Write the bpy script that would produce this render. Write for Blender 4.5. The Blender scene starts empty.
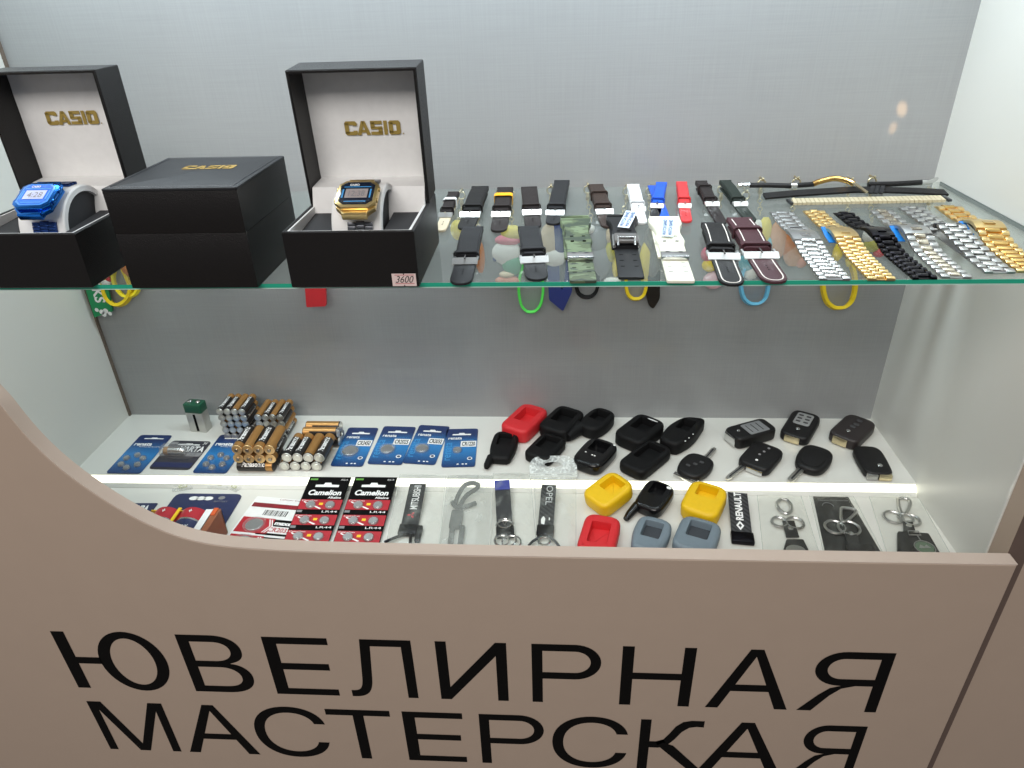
import bpy, math, random
from mathutils import Vector, Matrix, noise
random.seed(7)
C = bpy.context.scene.collection
sin, cos, PI = math.sin, math.cos, math.pi

# ---------------------------------------------------------------- camera
F = 706.187
YAW, PIT, ROL = -0.07338, 0.52093, 0.03378
CAM = Vector((0.59547, -0.79913, 0.63137))
_f = Vector((sin(YAW)*cos(PIT), cos(YAW)*cos(PIT), -sin(PIT)))
_r = Vector((cos(YAW), -sin(YAW), 0))
_d = _f.cross(_r)
R2 = cos(ROL)*_r + sin(ROL)*_d
D2 = -sin(ROL)*_r + cos(ROL)*_d
def _ray(u, v): return R2*((u-512)/F) + D2*((v-384)/F) + _f
def atz(u, v, z):
    d = _ray(u, v); return CAM + d*((z-CAM.z)/d.z)
def aty(u, v, y):
    d = _ray(u, v); return CAM + d*((y-CAM.y)/d.y)
cd = bpy.data.cameras.new('camera'); cam = bpy.data.objects.new('camera', cd); C.objects.link(cam)
cd.sensor_width = 36; cd.lens = F/1024*36; cd.clip_start = 0.01
cam.matrix_world = Matrix(((R2.x, -D2.x, -_f.x, CAM.x), (R2.y, -D2.y, -_f.y, CAM.y), (R2.z, -D2.z, -_f.z, CAM.z), (0, 0, 0, 1)))
bpy.context.scene.camera = cam

# ---------------------------------------------------------------- measures of the place (metres)
XL, XR = 0.0028, 1.0028          # side walls
ZG = 0.4306                      # top of the glass shelf
ZU, ZL = 0.1208, 0.1098          # the two tiers below
YS, YS2 = -0.1363, -0.1476       # the lit step between them
YG = -0.295                      # glass front edge
YB, YP = -0.297, -0.312          # front panel, back and front face

# ---------------------------------------------------------------- materials
def lin(c):
    return tuple((x/255/12.92 if x/255 <= .04045 else ((x/255+.055)/1.055)**2.4) for x in c) + (1,)
_mats = {}
def mat(name, rgb, rough=.5, metal=0, bump=0, scale=200, vary=.06, emit=0, coat=0, spec=.5, coatr=.05):
    if name in _mats: return _mats[name]
    m = bpy.data.materials.new(name); m.use_nodes = True; nt = m.node_tree; b = nt.nodes['Principled BSDF']
    b.inputs['Roughness'].default_value = rough; b.inputs['Metallic'].default_value = metal
    b.inputs['Coat Weight'].default_value = coat; b.inputs['Coat Roughness'].default_value = coatr
    b.inputs['Specular IOR Level'].default_value = spec
    tc = nt.nodes.new('ShaderNodeTexCoord'); nz = nt.nodes.new('ShaderNodeTexNoise'); nz.inputs['Scale'].default_value = scale
    nz.inputs['Detail'].default_value = 3
    nt.links.new(tc.outputs['Object'], nz.inputs['Vector'])
    mx = nt.nodes.new('ShaderNodeMix'); mx.data_type = 'RGBA'
    c = lin(rgb)
    mx.inputs['A'].default_value = tuple(x*(1-vary) for x in c[:3]) + (1,)
    mx.inputs['B'].default_value = tuple(min(1, x*(1+vary)) for x in c[:3]) + (1,)
    nt.links.new(nz.outputs['Fac'], mx.inputs['Factor']); nt.links.new(mx.outputs['Result'], b.inputs['Base Color'])
    if bump:
        bp = nt.nodes.new('ShaderNodeBump'); bp.inputs['Strength'].default_value = bump; bp.inputs['Distance'].default_value = .001
        nt.links.new(nz.outputs['Fac'], bp.inputs['Height']); nt.links.new(bp.outputs['Normal'], b.inputs['Normal'])
    if emit:
        b.inputs['Emission Color'].default_value = c; b.inputs['Emission Strength'].default_value = emit
    _mats[name] = m; return m
def clear(name, rgb, alpha, rough=.1, gloss=.35, bump=0, scale=60, crinkle_shine=0):
    """thin clear sheet: transparent body, Fresnel shine, a little milkiness"""
    if name in _mats: return _mats[name]
    m = bpy.data.materials.new(name); m.use_nodes = True; nt = m.node_tree; n = nt.nodes; L = nt.links
    for x in list(n): n.remove(x)
    out = n.new('ShaderNodeOutputMaterial'); tr = n.new('ShaderNodeBsdfTransparent'); gl = n.new('ShaderNodeBsdfGlossy'); df = n.new('ShaderNodeBsdfDiffuse')
    lw = n.new('ShaderNodeLayerWeight'); lw.inputs['Blend'].default_value = .5
    pw = n.new('ShaderNodeMath'); pw.operation = 'POWER'; pw.inputs[1].default_value = 4; sc_ = n.new('ShaderNodeMath'); sc_.operation = 'MULTIPLY_ADD'; sc_.inputs[1].default_value = gloss*4; sc_.inputs[2].default_value = gloss*.2; sc_.use_clamp = True
    L.new(lw.outputs['Facing'], pw.inputs[0]); L.new(pw.outputs[0], sc_.inputs[0])
    m1 = n.new('ShaderNodeMixShader'); m2 = n.new('ShaderNodeMixShader')
    tr.inputs['Color'].default_value = tuple(.85+.15*x for x in lin(rgb)[:3]) + (1,)
    df.inputs['Color'].default_value = lin(rgb); gl.inputs['Roughness'].default_value = rough
    m1.inputs[0].default_value = alpha
    L.new(tr.outputs[0], m1.inputs[1]); L.new(df.outputs[0], m1.inputs[2])
    L.new(sc_.outputs[0], m2.inputs[0]); L.new(m1.outputs[0], m2.inputs[1]); L.new(gl.outputs[0], m2.inputs[2]); L.new(m2.outputs[0], out.inputs[0])
    tc = n.new('ShaderNodeTexCoord'); nz = n.new('ShaderNodeTexNoise'); nz.inputs['Scale'].default_value = scale
    L.new(tc.outputs['Object'], nz.inputs['Vector'])
    if crinkle_shine:  # whitish noise patches paint highlights of the folds
        mr = n.new('ShaderNodeMapRange'); mr.inputs['From Min'].default_value = .48; mr.inputs['From Max'].default_value = .72; mr.inputs['To Min'].default_value = alpha; mr.inputs['To Max'].default_value = alpha+crinkle_shine
        L.new(nz.outputs['Fac'], mr.inputs['Value']); L.new(mr.outputs['Result'], m1.inputs[0])
    if bump:
        bp = n.new('ShaderNodeBump'); bp.inputs['Strength'].default_value = bump; bp.inputs['Distance'].default_value = .002
        L.new(nz.outputs['Fac'], bp.inputs['Height']); L.new(bp.outputs['Normal'], gl.inputs['Normal']); L.new(bp.outputs['Normal'], lw.inputs['Normal'])
    _mats[name] = m; return m

def linen():
    m = mat('linen_laminate', (150, 152, 155), rough=.55, coat=.35, coatr=.06, vary=0)
    nt = m.node_tree; n = nt.nodes; L = nt.links; b = n['Principled BSDF']
    tc = n.new('ShaderNodeTexCoord'); res = []
    for sc in ((14, 1, 700), (700, 1, 14), (3, 1, 4)):
        mp = n.new('ShaderNodeMapping'); mp.inputs['Scale'].default_value = sc
        nz = n.new('ShaderNodeTexNoise'); nz.inputs['Scale'].default_value = 1; nz.inputs['Detail'].default_value = 2
        L.new(tc.outputs['Object'], mp.inputs['Vector']); L.new(mp.outputs['Vector'], nz.inputs['Vector']); res.append(nz.outputs['Fac'])
    a = n.new('ShaderNodeMath'); a.operation = 'ADD'; L.new(res[0], a.inputs[0]); L.new(res[1], a.inputs[1])
    a2 = n.new('ShaderNodeMath'); a2.operation = 'ADD'; L.new(a.outputs[0], a2.inputs[0]); L.new(res[2], a2.inputs[1])
    cr = n.new('ShaderNodeMapRange'); cr.inputs['From Min'].default_value = .9; cr.inputs['From Max'].default_value = 2.1
    L.new(a2.outputs[0], cr.inputs['Value'])
    mx = n.new('ShaderNodeMix'); mx.data_type = 'RGBA'; mx.inputs['A'].default_value = lin((144, 146, 147)); mx.inputs['B'].default_value = lin((157, 159, 160))
    L.new(cr.outputs['Result'], mx.inputs['Factor']); L.new(mx.outputs['Result'], b.inputs['Base Color'])
    bp = n.new('ShaderNodeBump'); bp.inputs['Strength'].default_value = .05; bp.inputs['Distance'].default_value = .0005
    L.new(a.outputs[0], bp.inputs['Height']); L.new(bp.outputs['Normal'], b.inputs['Normal'])
    return m
def camo():
    m = mat('camouflage_resin', (110, 125, 95), rough=.55, vary=0)
    nt = m.node_tree; n = nt.nodes; L = nt.links; b = n['Principled BSDF']
    tc = n.new('ShaderNodeTexCoord'); mp = n.new('ShaderNodeMapping'); mp.inputs['Scale'].default_value = (45, 110, 45); mp.inputs['Rotation'].default_value = (0, 0, .35)
    nz = n.new('ShaderNodeTexNoise'); nz.inputs['Scale'].default_value = 1
    cr = n.new('ShaderNodeValToRGB'); e = cr.color_ramp.elements; cr.color_ramp.interpolation = 'CONSTANT'
    e[0].position = 0; e[0].color = lin((56, 68, 54)); e[1].position = .43; e[1].color = lin((84, 97, 70))
    x = e.new(.54); x.color = lin((108, 124, 94)); x = e.new(.64); x.color = lin((68, 82, 70))
    L.new(tc.outputs['Object'], mp.inputs['Vector']); L.new(mp.outputs['Vector'], nz.inputs['Vector']); L.new(nz.outputs['Fac'], cr.inputs['Fac']); L.new(cr.outputs['Color'], b.inputs['Base Color'])
    return m
def carbon():
    m = mat('carbon_weave', (40, 40, 42), rough=.4, vary=0)
    nt = m.node_tree; n = nt.nodes; L = nt.links; b = n['Principled BSDF']
    tc = n.new('ShaderNodeTexCoord'); wv = n.new('ShaderNodeTexWave'); wv.bands_direction = 'DIAGONAL'; wv.inputs['Scale'].default_value = 90
    mx = n.new('ShaderNodeMix'); mx.data_type = 'RGBA'; mx.inputs['A'].default_value = lin((22, 22, 24)); mx.inputs['B'].default_value = lin((64, 64, 66))
    L.new(tc.outputs['Object'], wv.inputs['Vector']); L.new(wv.outputs['Fac'], mx.inputs['Factor']); L.new(mx.outputs['Result'], b.inputs['Base Color'])
    return m
def bluecard():
    """printed sky fading from pale to dark blue across the card (a printed design)"""
    m = mat('blue_print', (40, 110, 180), rough=.35, vary=0, coat=.3)
    nt = m.node_tree; n = nt.nodes; L = nt.links; b = n['Principled BSDF']
    tc = n.new('ShaderNodeTexCoord'); nz = n.new('ShaderNodeTexNoise'); nz.inputs['Scale'].default_value = 45
    sp = n.new('ShaderNodeSeparateXYZ'); L.new(tc.outputs['Generated'], sp.inputs[0])
    ad = n.new('ShaderNodeMath'); ad.operation = 'MULTIPLY_ADD'; ad.inputs[1].default_value = .35; L.new(nz.outputs['Fac'], ad.inputs[0]); L.new(sp.outputs['Y'], ad.inputs[2])
    cr = n.new('ShaderNodeValToRGB'); e = cr.color_ramp.elements
    e[0].position = .18; e[0].color = lin((18, 50, 100)); e[1].position = 1.2; e[1].color = lin((18, 44, 94))
    x = e.new(.62); x.color = lin((38, 122, 186))
    L.new(ad.outputs[0], cr.inputs['Fac']); L.new(cr.outputs['Color'], b.inputs['Base Color'])
    return m

CHROME = mat('chrome', (215, 215, 214), .16, 1, vary=.03)
STEEL = mat('brushed_steel', (190, 190, 189), .34, 1, vary=.1, scale=900)
DSTEEL = mat('dark_steel', (95, 97, 102), .32, 1, vary=.1)
GOLD = mat('gold', (238, 208, 146), .3, 1, vary=.06)
PGOLD = mat('pale_gold', (218, 204, 168), .3, 1, vary=.08)
BLKMET = mat('black_metal', (38, 36, 40), .28, 1, vary=.1)
BLUMET = mat('blue_metal', (40, 120, 215), .2, 1, vary=.05)
DBLUMET = mat('dark_blue_metal', (48, 72, 128), .25, 1, vary=.05)
LEATHER = mat('black_leather', (25, 24, 25), .5, spec=.3, bump=.5, scale=900)
LEATHER2 = mat('smooth_black_leather', (32, 33, 36), .5, spec=.3, bump=.25, scale=1200)
BROWNL = mat('brown_leather', (54, 42, 37), .5, spec=.3, bump=.4, scale=900)
DBROWNL = mat('dark_brown_leather', (36, 30, 30), .5, spec=.3, bump=.4, scale=900)
MAROON = mat('maroon_leather', (72, 42, 48), .5, spec=.3, bump=.4, scale=900)
GREENL = mat('dark_green_leather', (32, 41, 36), .5, spec=.3, bump=.4, scale=900)
WHITEL = mat('white_leather', (225, 228, 230), .5, bump=.3, scale=900)
BLUEL = mat('blue_leather', (22, 84, 196), .45, bump=.3, scale=900)
REDL = mat('red_leather', (206, 52, 56), .5, bump=.3, scale=900)
CREAM = mat('cream_suede', (200, 186, 160), .8)
CREAMRES = mat('cream_resin', (232, 231, 212), .45)
BLKRES = mat('black_resin', (28, 29, 31), .45, spec=.3)
STITCH = mat('white_thread', (225, 220, 212), .8)
WHITE = mat('white_laminate', (213, 213, 207), .32, vary=.015, scale=8)
WHITEP = mat('white_print', (235, 236, 235), .5)
CARDW = mat('white_card', (228, 229, 228), .55, bump=.05)
GREYP = mat('grey_print', (130, 130, 132), .5)
BLACKP = mat('black_print', (13, 12, 12), .7, spec=.08)
BLACKPL = mat('black_plastic', (20, 19, 20), .5, spec=.35, bump=.1, scale=1500)
GLOSSBLK = mat('glossy_black_silicone', (15, 15, 17), .2, spec=.4)
SILBLK = mat('matte_black_silicone', (15, 15, 16), .6, spec=.22, bump=.1, scale=1800)
SILRED = mat('red_silicone', (204, 38, 44), .55)
SILYEL = mat('yellow_silicone', (226, 184, 6), .5)
SILGREY = mat('blue_grey_silicone', (112, 126, 136), .5)
BOXBLK = mat('black_leatherette', (21, 19, 19), .42, spec=.3, bump=.4, scale=1400)
BOXIN = mat('dark_felt', (46, 47, 50), .75, bump=.2, scale=800)
BOXWHITE = mat('white_box_lining', (226, 226, 225), .55, bump=.08, scale=150)
GOLDP = mat('gold_foil', (160, 137, 70), .4, .15)
ROSE = mat('rose_laminate', (176, 157, 141), .45, vary=.03, scale=30)
ROSEEDGE = mat('rose_edge_lit', (200, 184, 172), .4, vary=.03, scale=30)  # paler than the panel: light on the edge put into the colour
NAVY = mat('navy_print', (38, 46, 84), .4)
REDP = mat('red_print', (172, 34, 46), .4)
DREDP = mat('dark_red_print', (120, 22, 40), .4)
YELP = mat('yellow_print', (240, 200, 40), .4)
ORANGEP = mat('orange_print', (206, 92, 46), .45)
GREENP = mat('green_print', (90, 150, 60), .4)
CYANP = mat('pale_blue_print', (66, 146, 204), .4)
CELLGOLD = mat('battery_copper', (190, 142, 84), .32, .6)
CELLGOLD2 = mat('battery_gold', (232, 194, 138), .28, .75)
CELLBLK = mat('battery_black', (40, 38, 38), .35)
FOBBAG = clear('thin_clear_bag', (226, 232, 224), .015, .16, .06, bump=1, scale=60, crinkle_shine=.06)
BLADE = mat('blade_steel', (205, 203, 198), .38, 1, vary=.05)
CLEARBAG = clear('clear_bag', (226, 232, 224), .03, .16, .07, bump=1, scale=60, crinkle_shine=.15)
MILKBAG = clear('frosted_bag', (206, 212, 206), .24, .3, .08, bump=.5, scale=60, crinkle_shine=.12)
BLISTER = clear('blister_plastic', (225, 228, 230), .12, .08, .25)
GLASSM = clear('shelf_glass', (214, 232, 226), .04, .02, .12)
GEDGE = mat('green_glass_edge', (34, 150, 122), .15, vary=.1, scale=25, emit=.12, coat=.6)  # slight glow put in, the glass edge is no lamp
LED = mat('led_diffuser', (255, 255, 236), .4, emit=1.25, vary=0)

# ---------------------------------------------------------------- mesh helpers
class MB:
    def __init__(s): s.v = []; s.f = []; s.m = []; s.mats = []; s.T = Matrix.Identity(4)
    def mi(s, m):
        if m not in s.mats: s.mats.append(m)
        return s.mats.index(m)
    def add(s, vs, fs, m):
        o = len(s.v); s.v += [s.T @ Vector(p) for p in vs]; k = s.mi(m)
        for f in fs: s.f.append([i+o for i in f]); s.m.append(k)
        return s
    def loft(s, loops, m, c0=True, c1=True, closed=True):
        n = len(loops[0]); vs = [p for l in loops for p in l]; fs = []
        for a in range(len(loops)-1):
            for i in range(n if closed else n-1):
                j = (i+1) % n; fs.append((a*n+i, a*n+j, a*n+n+j, a*n+n+i))
        if c0: fs.append(tuple(reversed(range(n))))
        if c1: fs.append(tuple(range((len(loops)-1)*n, len(loops)*n)))
        return s.add(vs, fs, m)
    def box(s, x0, x1, y0, y1, z0, z1, m, b=0):
        if b: return s.slab([(x0, y0), (x1, y0), (x1, y1), (x0, y1)], z0, z1, b, m)
        v = [(x0,y0,z0),(x1,y0,z0),(x1,y1,z0),(x0,y1,z0),(x0,y0,z1),(x1,y0,z1),(x1,y1,z1),(x0,y1,z1)]
        return s.add(v, [(3,2,1,0),(4,5,6,7),(0,1,5,4),(1,2,6,5),(2,3,7,6),(3,0,4,7)], m)
    def slab(s, o, z0, z1, b, m, seg=2):
        if b <= 0: return s.loft([[(x, y, z0) for x, y in o], [(x, y, z1) for x, y in o]], m)
        L = []
        for k in range(seg+1):
            t = PI/2*k/seg; L.append([(x, y, z0+b*(1-sin(t))) for x, y in inset_poly(o, b*(1-cos(t)))])
        L.reverse()
        for k in range(seg+1):
            t = PI/2*k/seg; L.append([(x, y, z1-b*(1-sin(t))) for x, y in inset_poly(o, b*(1-cos(t)))])
        return s.loft(L, m)
    def sheet(s, o, z, m): return s.add([(x, y, z) for x, y in o], [tuple(range(len(o)))], m)
    def tube(s, path, r, m, n=8, closed=False, sx=1, caps=True):
        P = [Vector(p) for p in path]; loops = []; N = len(P); up = None
        for i, p in enumerate(P):
            t = (P[(i+1) % N]-P[i-1]) if closed else (P[min(i+1, N-1)]-P[max(i-1, 0)])
            t = t.normalized() if t.length > 1e-9 else Vector((0, 0, 1))
            if up is None: up = t.orthogonal().normalized()
            up = (up - t*up.dot(t)); up = up.normalized() if up.length > 1e-6 else t.orthogonal().normalized()
            w = t.cross(up); rr = r[i] if isinstance(r, (list, tuple)) else r
            loops.append([p + up*rr*cos(2*PI*k/n)*sx + w*rr*sin(2*PI*k/n) for k in range(n)])
        if closed: loops.append(loops[0]); caps = False
        return s.loft(loops, m, caps, caps)
    def ribbon(s, path, wdir, w, t, m, closed=False):
        """flat band along path, wide along wdir"""
        P = [Vector(p) for p in path]; W = Vector(wdir).normalized(); loops = []; N = len(P)
        for i, p in enumerate(P):
            d = (P[(i+1) % N]-P[i-1]) if closed else (P[min(i+1, N-1)]-P[max(i-1, 0)])
            n = W.cross(d).normalized(); ww = w[i] if isinstance(w, (list, tuple)) else w
            loops.append([p-W*ww/2-n*t/2, p+W*ww/2-n*t/2, p+W*ww/2+n*t/2, p-W*ww/2+n*t/2])
        if closed: loops.append(loops[0]); return s.loft(loops, m, False, False)
        return s.loft(loops, m)
    def lathe(s, prof, m, n=16, axis='z'):
        L = [[(r*cos(2*PI*k/n), r*sin(2*PI*k/n), z) for k in range(n)] for r, z in prof]
        if axis == 'y': L = [[(x, z, y) for x, y, z in l][::-1] for l in L]
        if axis == 'x': L = [[(z, x, y) for x, y, z in l] for l in L]
        return s.loft(L, m)
    def blob(s, c, r, m, n=14, k=8):
        L = []
        for i in range(1, k):
            a = PI*i/k; L.append([(c[0]+r[0]*sin(a)*cos(2*PI*j/n), c[1]+r[1]*sin(a)*sin(2*PI*j/n), c[2]-r[2]*cos(a)) for j in range(n)])
        return s.loft(L, m)
    def ring(s, c, R, r, m, n=24, tilt=None, k=6, a0=0, a1=2*PI):
        T = tilt or Matrix.Identity(3); full = a1-a0 > 6.2
        pts = [Vector(c)+T@Vector((R*cos(a0+(a1-a0)*i/n), R*sin(a0+(a1-a0)*i/n), 0)) for i in range(n if full else n+1)]
        return s.tube(pts, r, m, k, closed=full)
    def text(s, body, x0, x1, y0, y1, m, z=0, bold=0, shear=0, rot=0):
        """lettering fitted to the rectangle; rot=90 turns it to read upwards, -90 downwards"""
        vs, fs = glyphs(body, bold, shear); out = []
        for x, y in vs:
            if rot == 90: x, y = 1-y, x
            elif rot == -90: x, y = y, 1-x
            out.append((x0+(x1-x0)*x, y0+(y1-y0)*y, z))
        return s.add(out, fs, m)
    def build(s, name, parent=None, angle=.6, label=None):
        me = bpy.data.meshes.new(name); me.from_pydata(s.v, [], s.f)
        for m in s.mats: me.materials.append(m)
        me.polygons.foreach_set('material_index', s.m); me.polygons.foreach_set('use_smooth', [True]*len(s.f))
        me.update(); me.validate()
        try: me.set_sharp_from_angle(angle=angle)
        except Exception: pass
        o = bpy.data.objects.new(name, me); C.objects.link(o)
        if parent: o.parent = parent
        if label: o['label'] = label
        return o
_gl = {}
def glyphs(body, bold=0, shear=0):
    k = (body, bold, shear)
    if k not in _gl:
        c = bpy.data.curves.new('t', 'FONT'); c.body = body; c.offset = bold; c.shear = shear; c.resolution_u = 4; c.fill_mode = 'BOTH'
        o = bpy.data.objects.new('t', c); me = bpy.data.meshes.new_from_object(o)
        xs = [v.co.x for v in me.vertices]; ys = [v.co.y for v in me.vertices]
        a, b, e, g = min(xs), max(xs), min(ys), max(ys)
        _gl[k] = ([((v.co.x-a)/(b-a), (v.co.y-e)/(g-e)) for v in me.vertices], [tuple(p.vertices) for p in me.polygons])
        bpy.data.objects.remove(o); bpy.data.meshes.remove(me); bpy.data.curves.remove(c)
    return _gl[k]
def inset_poly(o, d):
    if abs(d) < 1e-9: return list(o)
    n = len(o); out = []
    for i in range(n):
        p, q, r = Vector(o[i-1]), Vector(o[i]), Vector(o[(i+1) % n])
        e1 = q-p; e2 = r-q
        if e1.length < 1e-9 or e2.length < 1e-9: out.append(o[i]); continue
        e1.normalize(); e2.normalize()
        n1 = Vector((-e1.y, e1.x)); n2 = Vector((-e2.y, e2.x)); b = n1+n2
        if b.length < 1e-6: b = n1
        b.normalize(); k = d/max(.35, b.dot(n1)); out.append((q.x+b.x*k, q.y+b.y*k))
    return out
def rrect(w, h, r, cx=0, cy=0, n=4):
    if isinstance(r, (int, float)): r = (r, r, r, r)
    o = []
    for (sx, sy, a, rr) in ((1, -1, -PI/2, r[0]), (1, 1, 0, r[1]), (-1, 1, PI/2, r[2]), (-1, -1, PI, r[3])):
        for k in range(n+1):
            t = a+PI/2*k/n; o.append((cx+sx*(w/2-rr)+rr*cos(t), cy+sy*(h/2-rr)+rr*sin(t)))
    return o
def ellipse(a, b, cx=0, cy=0, n=24): return [(cx+a*cos(2*PI*k/n), cy+b*sin(2*PI*k/n)) for k in range(n)]
def rounded(pts, r, n=4):
    """round the corners of a polygon; r may be a list"""
    o = []; N = len(pts)
    for i in range(N):
        p, q, s = Vector(pts[i-1]), Vector(pts[i]), Vector(pts[(i+1) % N]); rr = r[i] if isinstance(r, (list, tuple)) else r
        a = q+(p-q).normalized()*min(rr, (p-q).length*.48); b = q+(s-q).normalized()*min(rr, (s-q).length*.48)
        for k in range(n+1):
            t = k/n; o.append(tuple(a*(1-t)**2+q*2*t*(1-t)+b*t*t))
    return o
def ring_pair(o, w, n=56):
    """outline o and window w sampled along the same directions from the window's centre, so they bridge without twisting"""
    cx = sum(p[0] for p in w)/len(w); cy = sum(p[1] for p in w)/len(w)
    ang = sorted({round(a, 5) for a in [2*PI*k/n for k in range(n)]+[math.atan2(p[1]-cy, p[0]-cx) % (2*PI) for p in w]})
    def hit(poly, a):
        dx, dy = cos(a), sin(a); best = None
        for i in range(len(poly)):
            (x1, y1), (x2, y2) = poly[i], poly[(i+1) % len(poly)]; x1 -= cx; y1 -= cy; ex, ey = x2-cx-x1, y2-cy-y1
            den = dx*ey-dy*ex
            if abs(den) < 1e-14: continue
            t = (x1*ey-y1*ex)/den; u = (x1*dy-y1*dx)/den
            if t > 0 and -1e-6 <= u <= 1+1e-6 and (best is None or t > best): best = t
        return (cx+dx*(best or 0), cy+dy*(best or 0))
    return [hit(o, a) for a in ang], [hit(w, a) for a in ang]
def tag(o, label=None, cat=None, group=None, kind=None):
    if label: o['label'] = label
    if cat: o['category'] = cat
    if group: o['group'] = group
    if kind: o['kind'] = kind
    return o
def thing(name, label, cat, loc=(0, 0, 0), rz=0, group=None, M=None):
    o = bpy.data.objects.new(name, None); o.empty_display_size = .01; C.objects.link(o)
    if M is not None: o.matrix_world = M
    else: o.location = loc; o.rotation_euler = (0, 0, rz)
    return tag(o, label, cat, group)
def dup(root, loc=None, rz=0, label=None, M=None):
    r = root.copy(); C.objects.link(r)
    if M is not None: r.matrix_world = M
    else: r.location = loc; r.rotation_euler = (0, 0, rz)
    if label: r['label'] = label
    for ch in list(root.children):
        c = ch.copy(); C.objects.link(c); c.parent = r
        for g in list(ch.children):
            d = g.copy(); C.objects.link(d); d.parent = c
    return r
def spline(pts, n=8):
    """Catmull-Rom through points"""
    P = [Vector(p) for p in pts]; out = []
    for i in range(len(P)-1):
        a, b, c, d = P[max(i-1, 0)], P[i], P[i+1], P[min(i+2, len(P)-1)]
        for k in range(n):
            t = k/n; out.append(.5*((2*b)+(c-a)*t+(2*a-5*b+4*c-d)*t*t+(3*b-a-3*c+d)*t**3))
    out.append(P[-1]); return out
def axis_frame(p, q):
    """origin at p, +Y towards q, flat on the shelf"""
    d = Vector((q.x-p.x, q.y-p.y)); return math.atan2(-d.x, d.y), d.length
# ================================================================ the setting
def struct(name, mb, parent=None, label=None, angle=.6):
    o = mb.build(name, parent, angle)
    if not parent: o['kind'] = 'structure'
    if label: o['label'] = label
    return o
ZT = .80
m = MB(); m.box(XL-.02, XR+.02, 0, .016, .05, ZT, linen()); struct('wall_back', m, label='grey-blue linen-textured laminate back panel of the display case')
m = MB(); m.box(XL-.018, XL, -.275, -.0008, .05, ZT, WHITE); struct('wall_left', m, label='white side panel at the left end of the display case')
m = MB(); m.box(XL, XL+.0022, -.004, -.0002, ZU, ZT-.016, mat('brown_seam', (104, 92, 82), .6)); struct('trim_4', m, label='thin brown seam in the back left corner')
m = MB(); m.box(XR, XR+.018, -.272, 0, .05, ZT, WHITE); struct('wall_right', m, label='white side panel at the right end of the display case')
m = MB(); m.box(XR-.0012, XR+.018, -.2745, -.272, .05, ZT, mat('gloss_white_band', (225, 225, 220), .15)); struct('trim_1', m, label='glossy white edge band on the right side panel')
m = MB(); m.box(XL, XR, -.275, 0, ZT-.016, ZT, WHITE); struct('ceiling', m, label='top board of the display case')
m = MB(); m.box(XR, XR+.30, YB, -.275, -.6, ZT, ROSE); struct('trim_2', m, label='rose-brown post at the right of the counter front')
m = MB(); m.box(XR+.0004, XR+.0176, YB-.0008, YB, -.6, ZT, mat('gap_shadow_brown', (96, 80, 72), .7)); struct('trim_gap_shadow', m, label='painted dark strip for the shadow gap between the counter panel and the right post')  # brown strip paints the shade beside the panel end
m = MB(); m.box(-.35, XL, YB, -.275, -.6, ZT, ROSE); struct('trim_3', m, label='rose-brown post behind the left end of the counter front')
# mall floor, far below in front of the counter
m = MB(); m.box(-3, 4, -4, .3, -.72, -.70, mat('mall_floor', (150, 142, 134), .35, scale=3, vary=.15)); struct('floor', m, label='floor in front of the counter')

# two white tiers and the lit step (furniture of the case)
t = thing('display_shelf', 'white two-tier bottom shelf of the display case with a lit step', 'shelf', (0, 0, ZL))
m = MB(); m.T = Matrix.Translation((0, 0, -ZL)); m.box(XL, XR, YS, 0, ZU-.016, ZU, WHITE); m.build('upper_tier', t)
m = MB(); m.T = Matrix.Translation((0, 0, -ZL)); m.box(XL, XR, YB, YS2, ZL-.016, ZL, WHITE); m.build('lower_tier', t)
m = MB(); m.T = Matrix.Translation((0, 0, -ZL)); YM, ZM = YS+(YS2-YS)*.6, ZU+(ZL-ZU)*.6
m.loft([[(x, YS-.0002, ZU-.0005), (x, YM, ZM), (x, YM, ZL-.008), (x, YS-.0002, ZL-.008)] for x in (XL+.001, XR-.001)], LED)
m.build('light_strip', t, label='glowing white LED strip along the step')
m = MB(); m.T = Matrix.Translation((0, 0, -ZL)); m.loft([[(x, YM-.0001, ZM-.0006), (x, YS2+.0002, ZL+.0003), (x, YS2+.0002, ZL-.01), (x, YM-.0001, ZL-.01)] for x in (XL+.001, XR-.001)], WHITE); m.build('strip_base', t)

# glass shelf
t = thing('glass_shelf', 'clear glass shelf with a green front edge across the case', 'shelf', (0, 0, ZG))
m = MB(); m.box(XL+.0005, XR-.0005, YG+.0006, -.0165, -.004, 0, GLASSM); m.build('glass_pane', t)
m = MB(); m.box(XL+.0005, XR-.0005, YG, YG+.0006, -.0032, 0, GEDGE); m.box(XL+.0005, XR-.0005, YG+.0002, YG+.0006, -.0040, -.0032, mat('chamfer_highlight', (190, 225, 212), .2)); m.build('front_edge', t, label='green polished front edge')  # pale lower strip paints the highlight below the green edge
m = MB(); m.box(XR-.0016, XR-.0006, YG+.001, -.017, -.0035, .0003, mat('side_edge_grey', (96, 104, 102), .4)); m.build('side_edge', t, label='grey side edge at the right wall')  # dark grey strip where the glass meets the right wall

# counter front with the curved cut-out and its lettering
fp = thing('counter_front', 'rose-brown counter front panel with curved cut-out and black lettering', 'counter panel', (.55, YP, 0))
curve = [(1017.3, 565.5), (800, 562), (524, 557), (400, 554.5), (330, 552.8), (247, 551.4), (227.7, 550.2), (208, 547.8), (188.6, 543), (169, 536.2), (149.5, 528.5), (130, 518.5), (104, 502.8), (78, 485.8), (52, 466.8), (39, 454.6), (26, 440), (10.4, 421), (0, 405.5)]
pts = [aty(u, v, YP) for u, v in curve]
out = [(p.x, p.z) for p in pts]
x0, z0 = out[-1]; x1, z1 = out[-2]; sl = (x1-x0, z1-z0)
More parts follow.
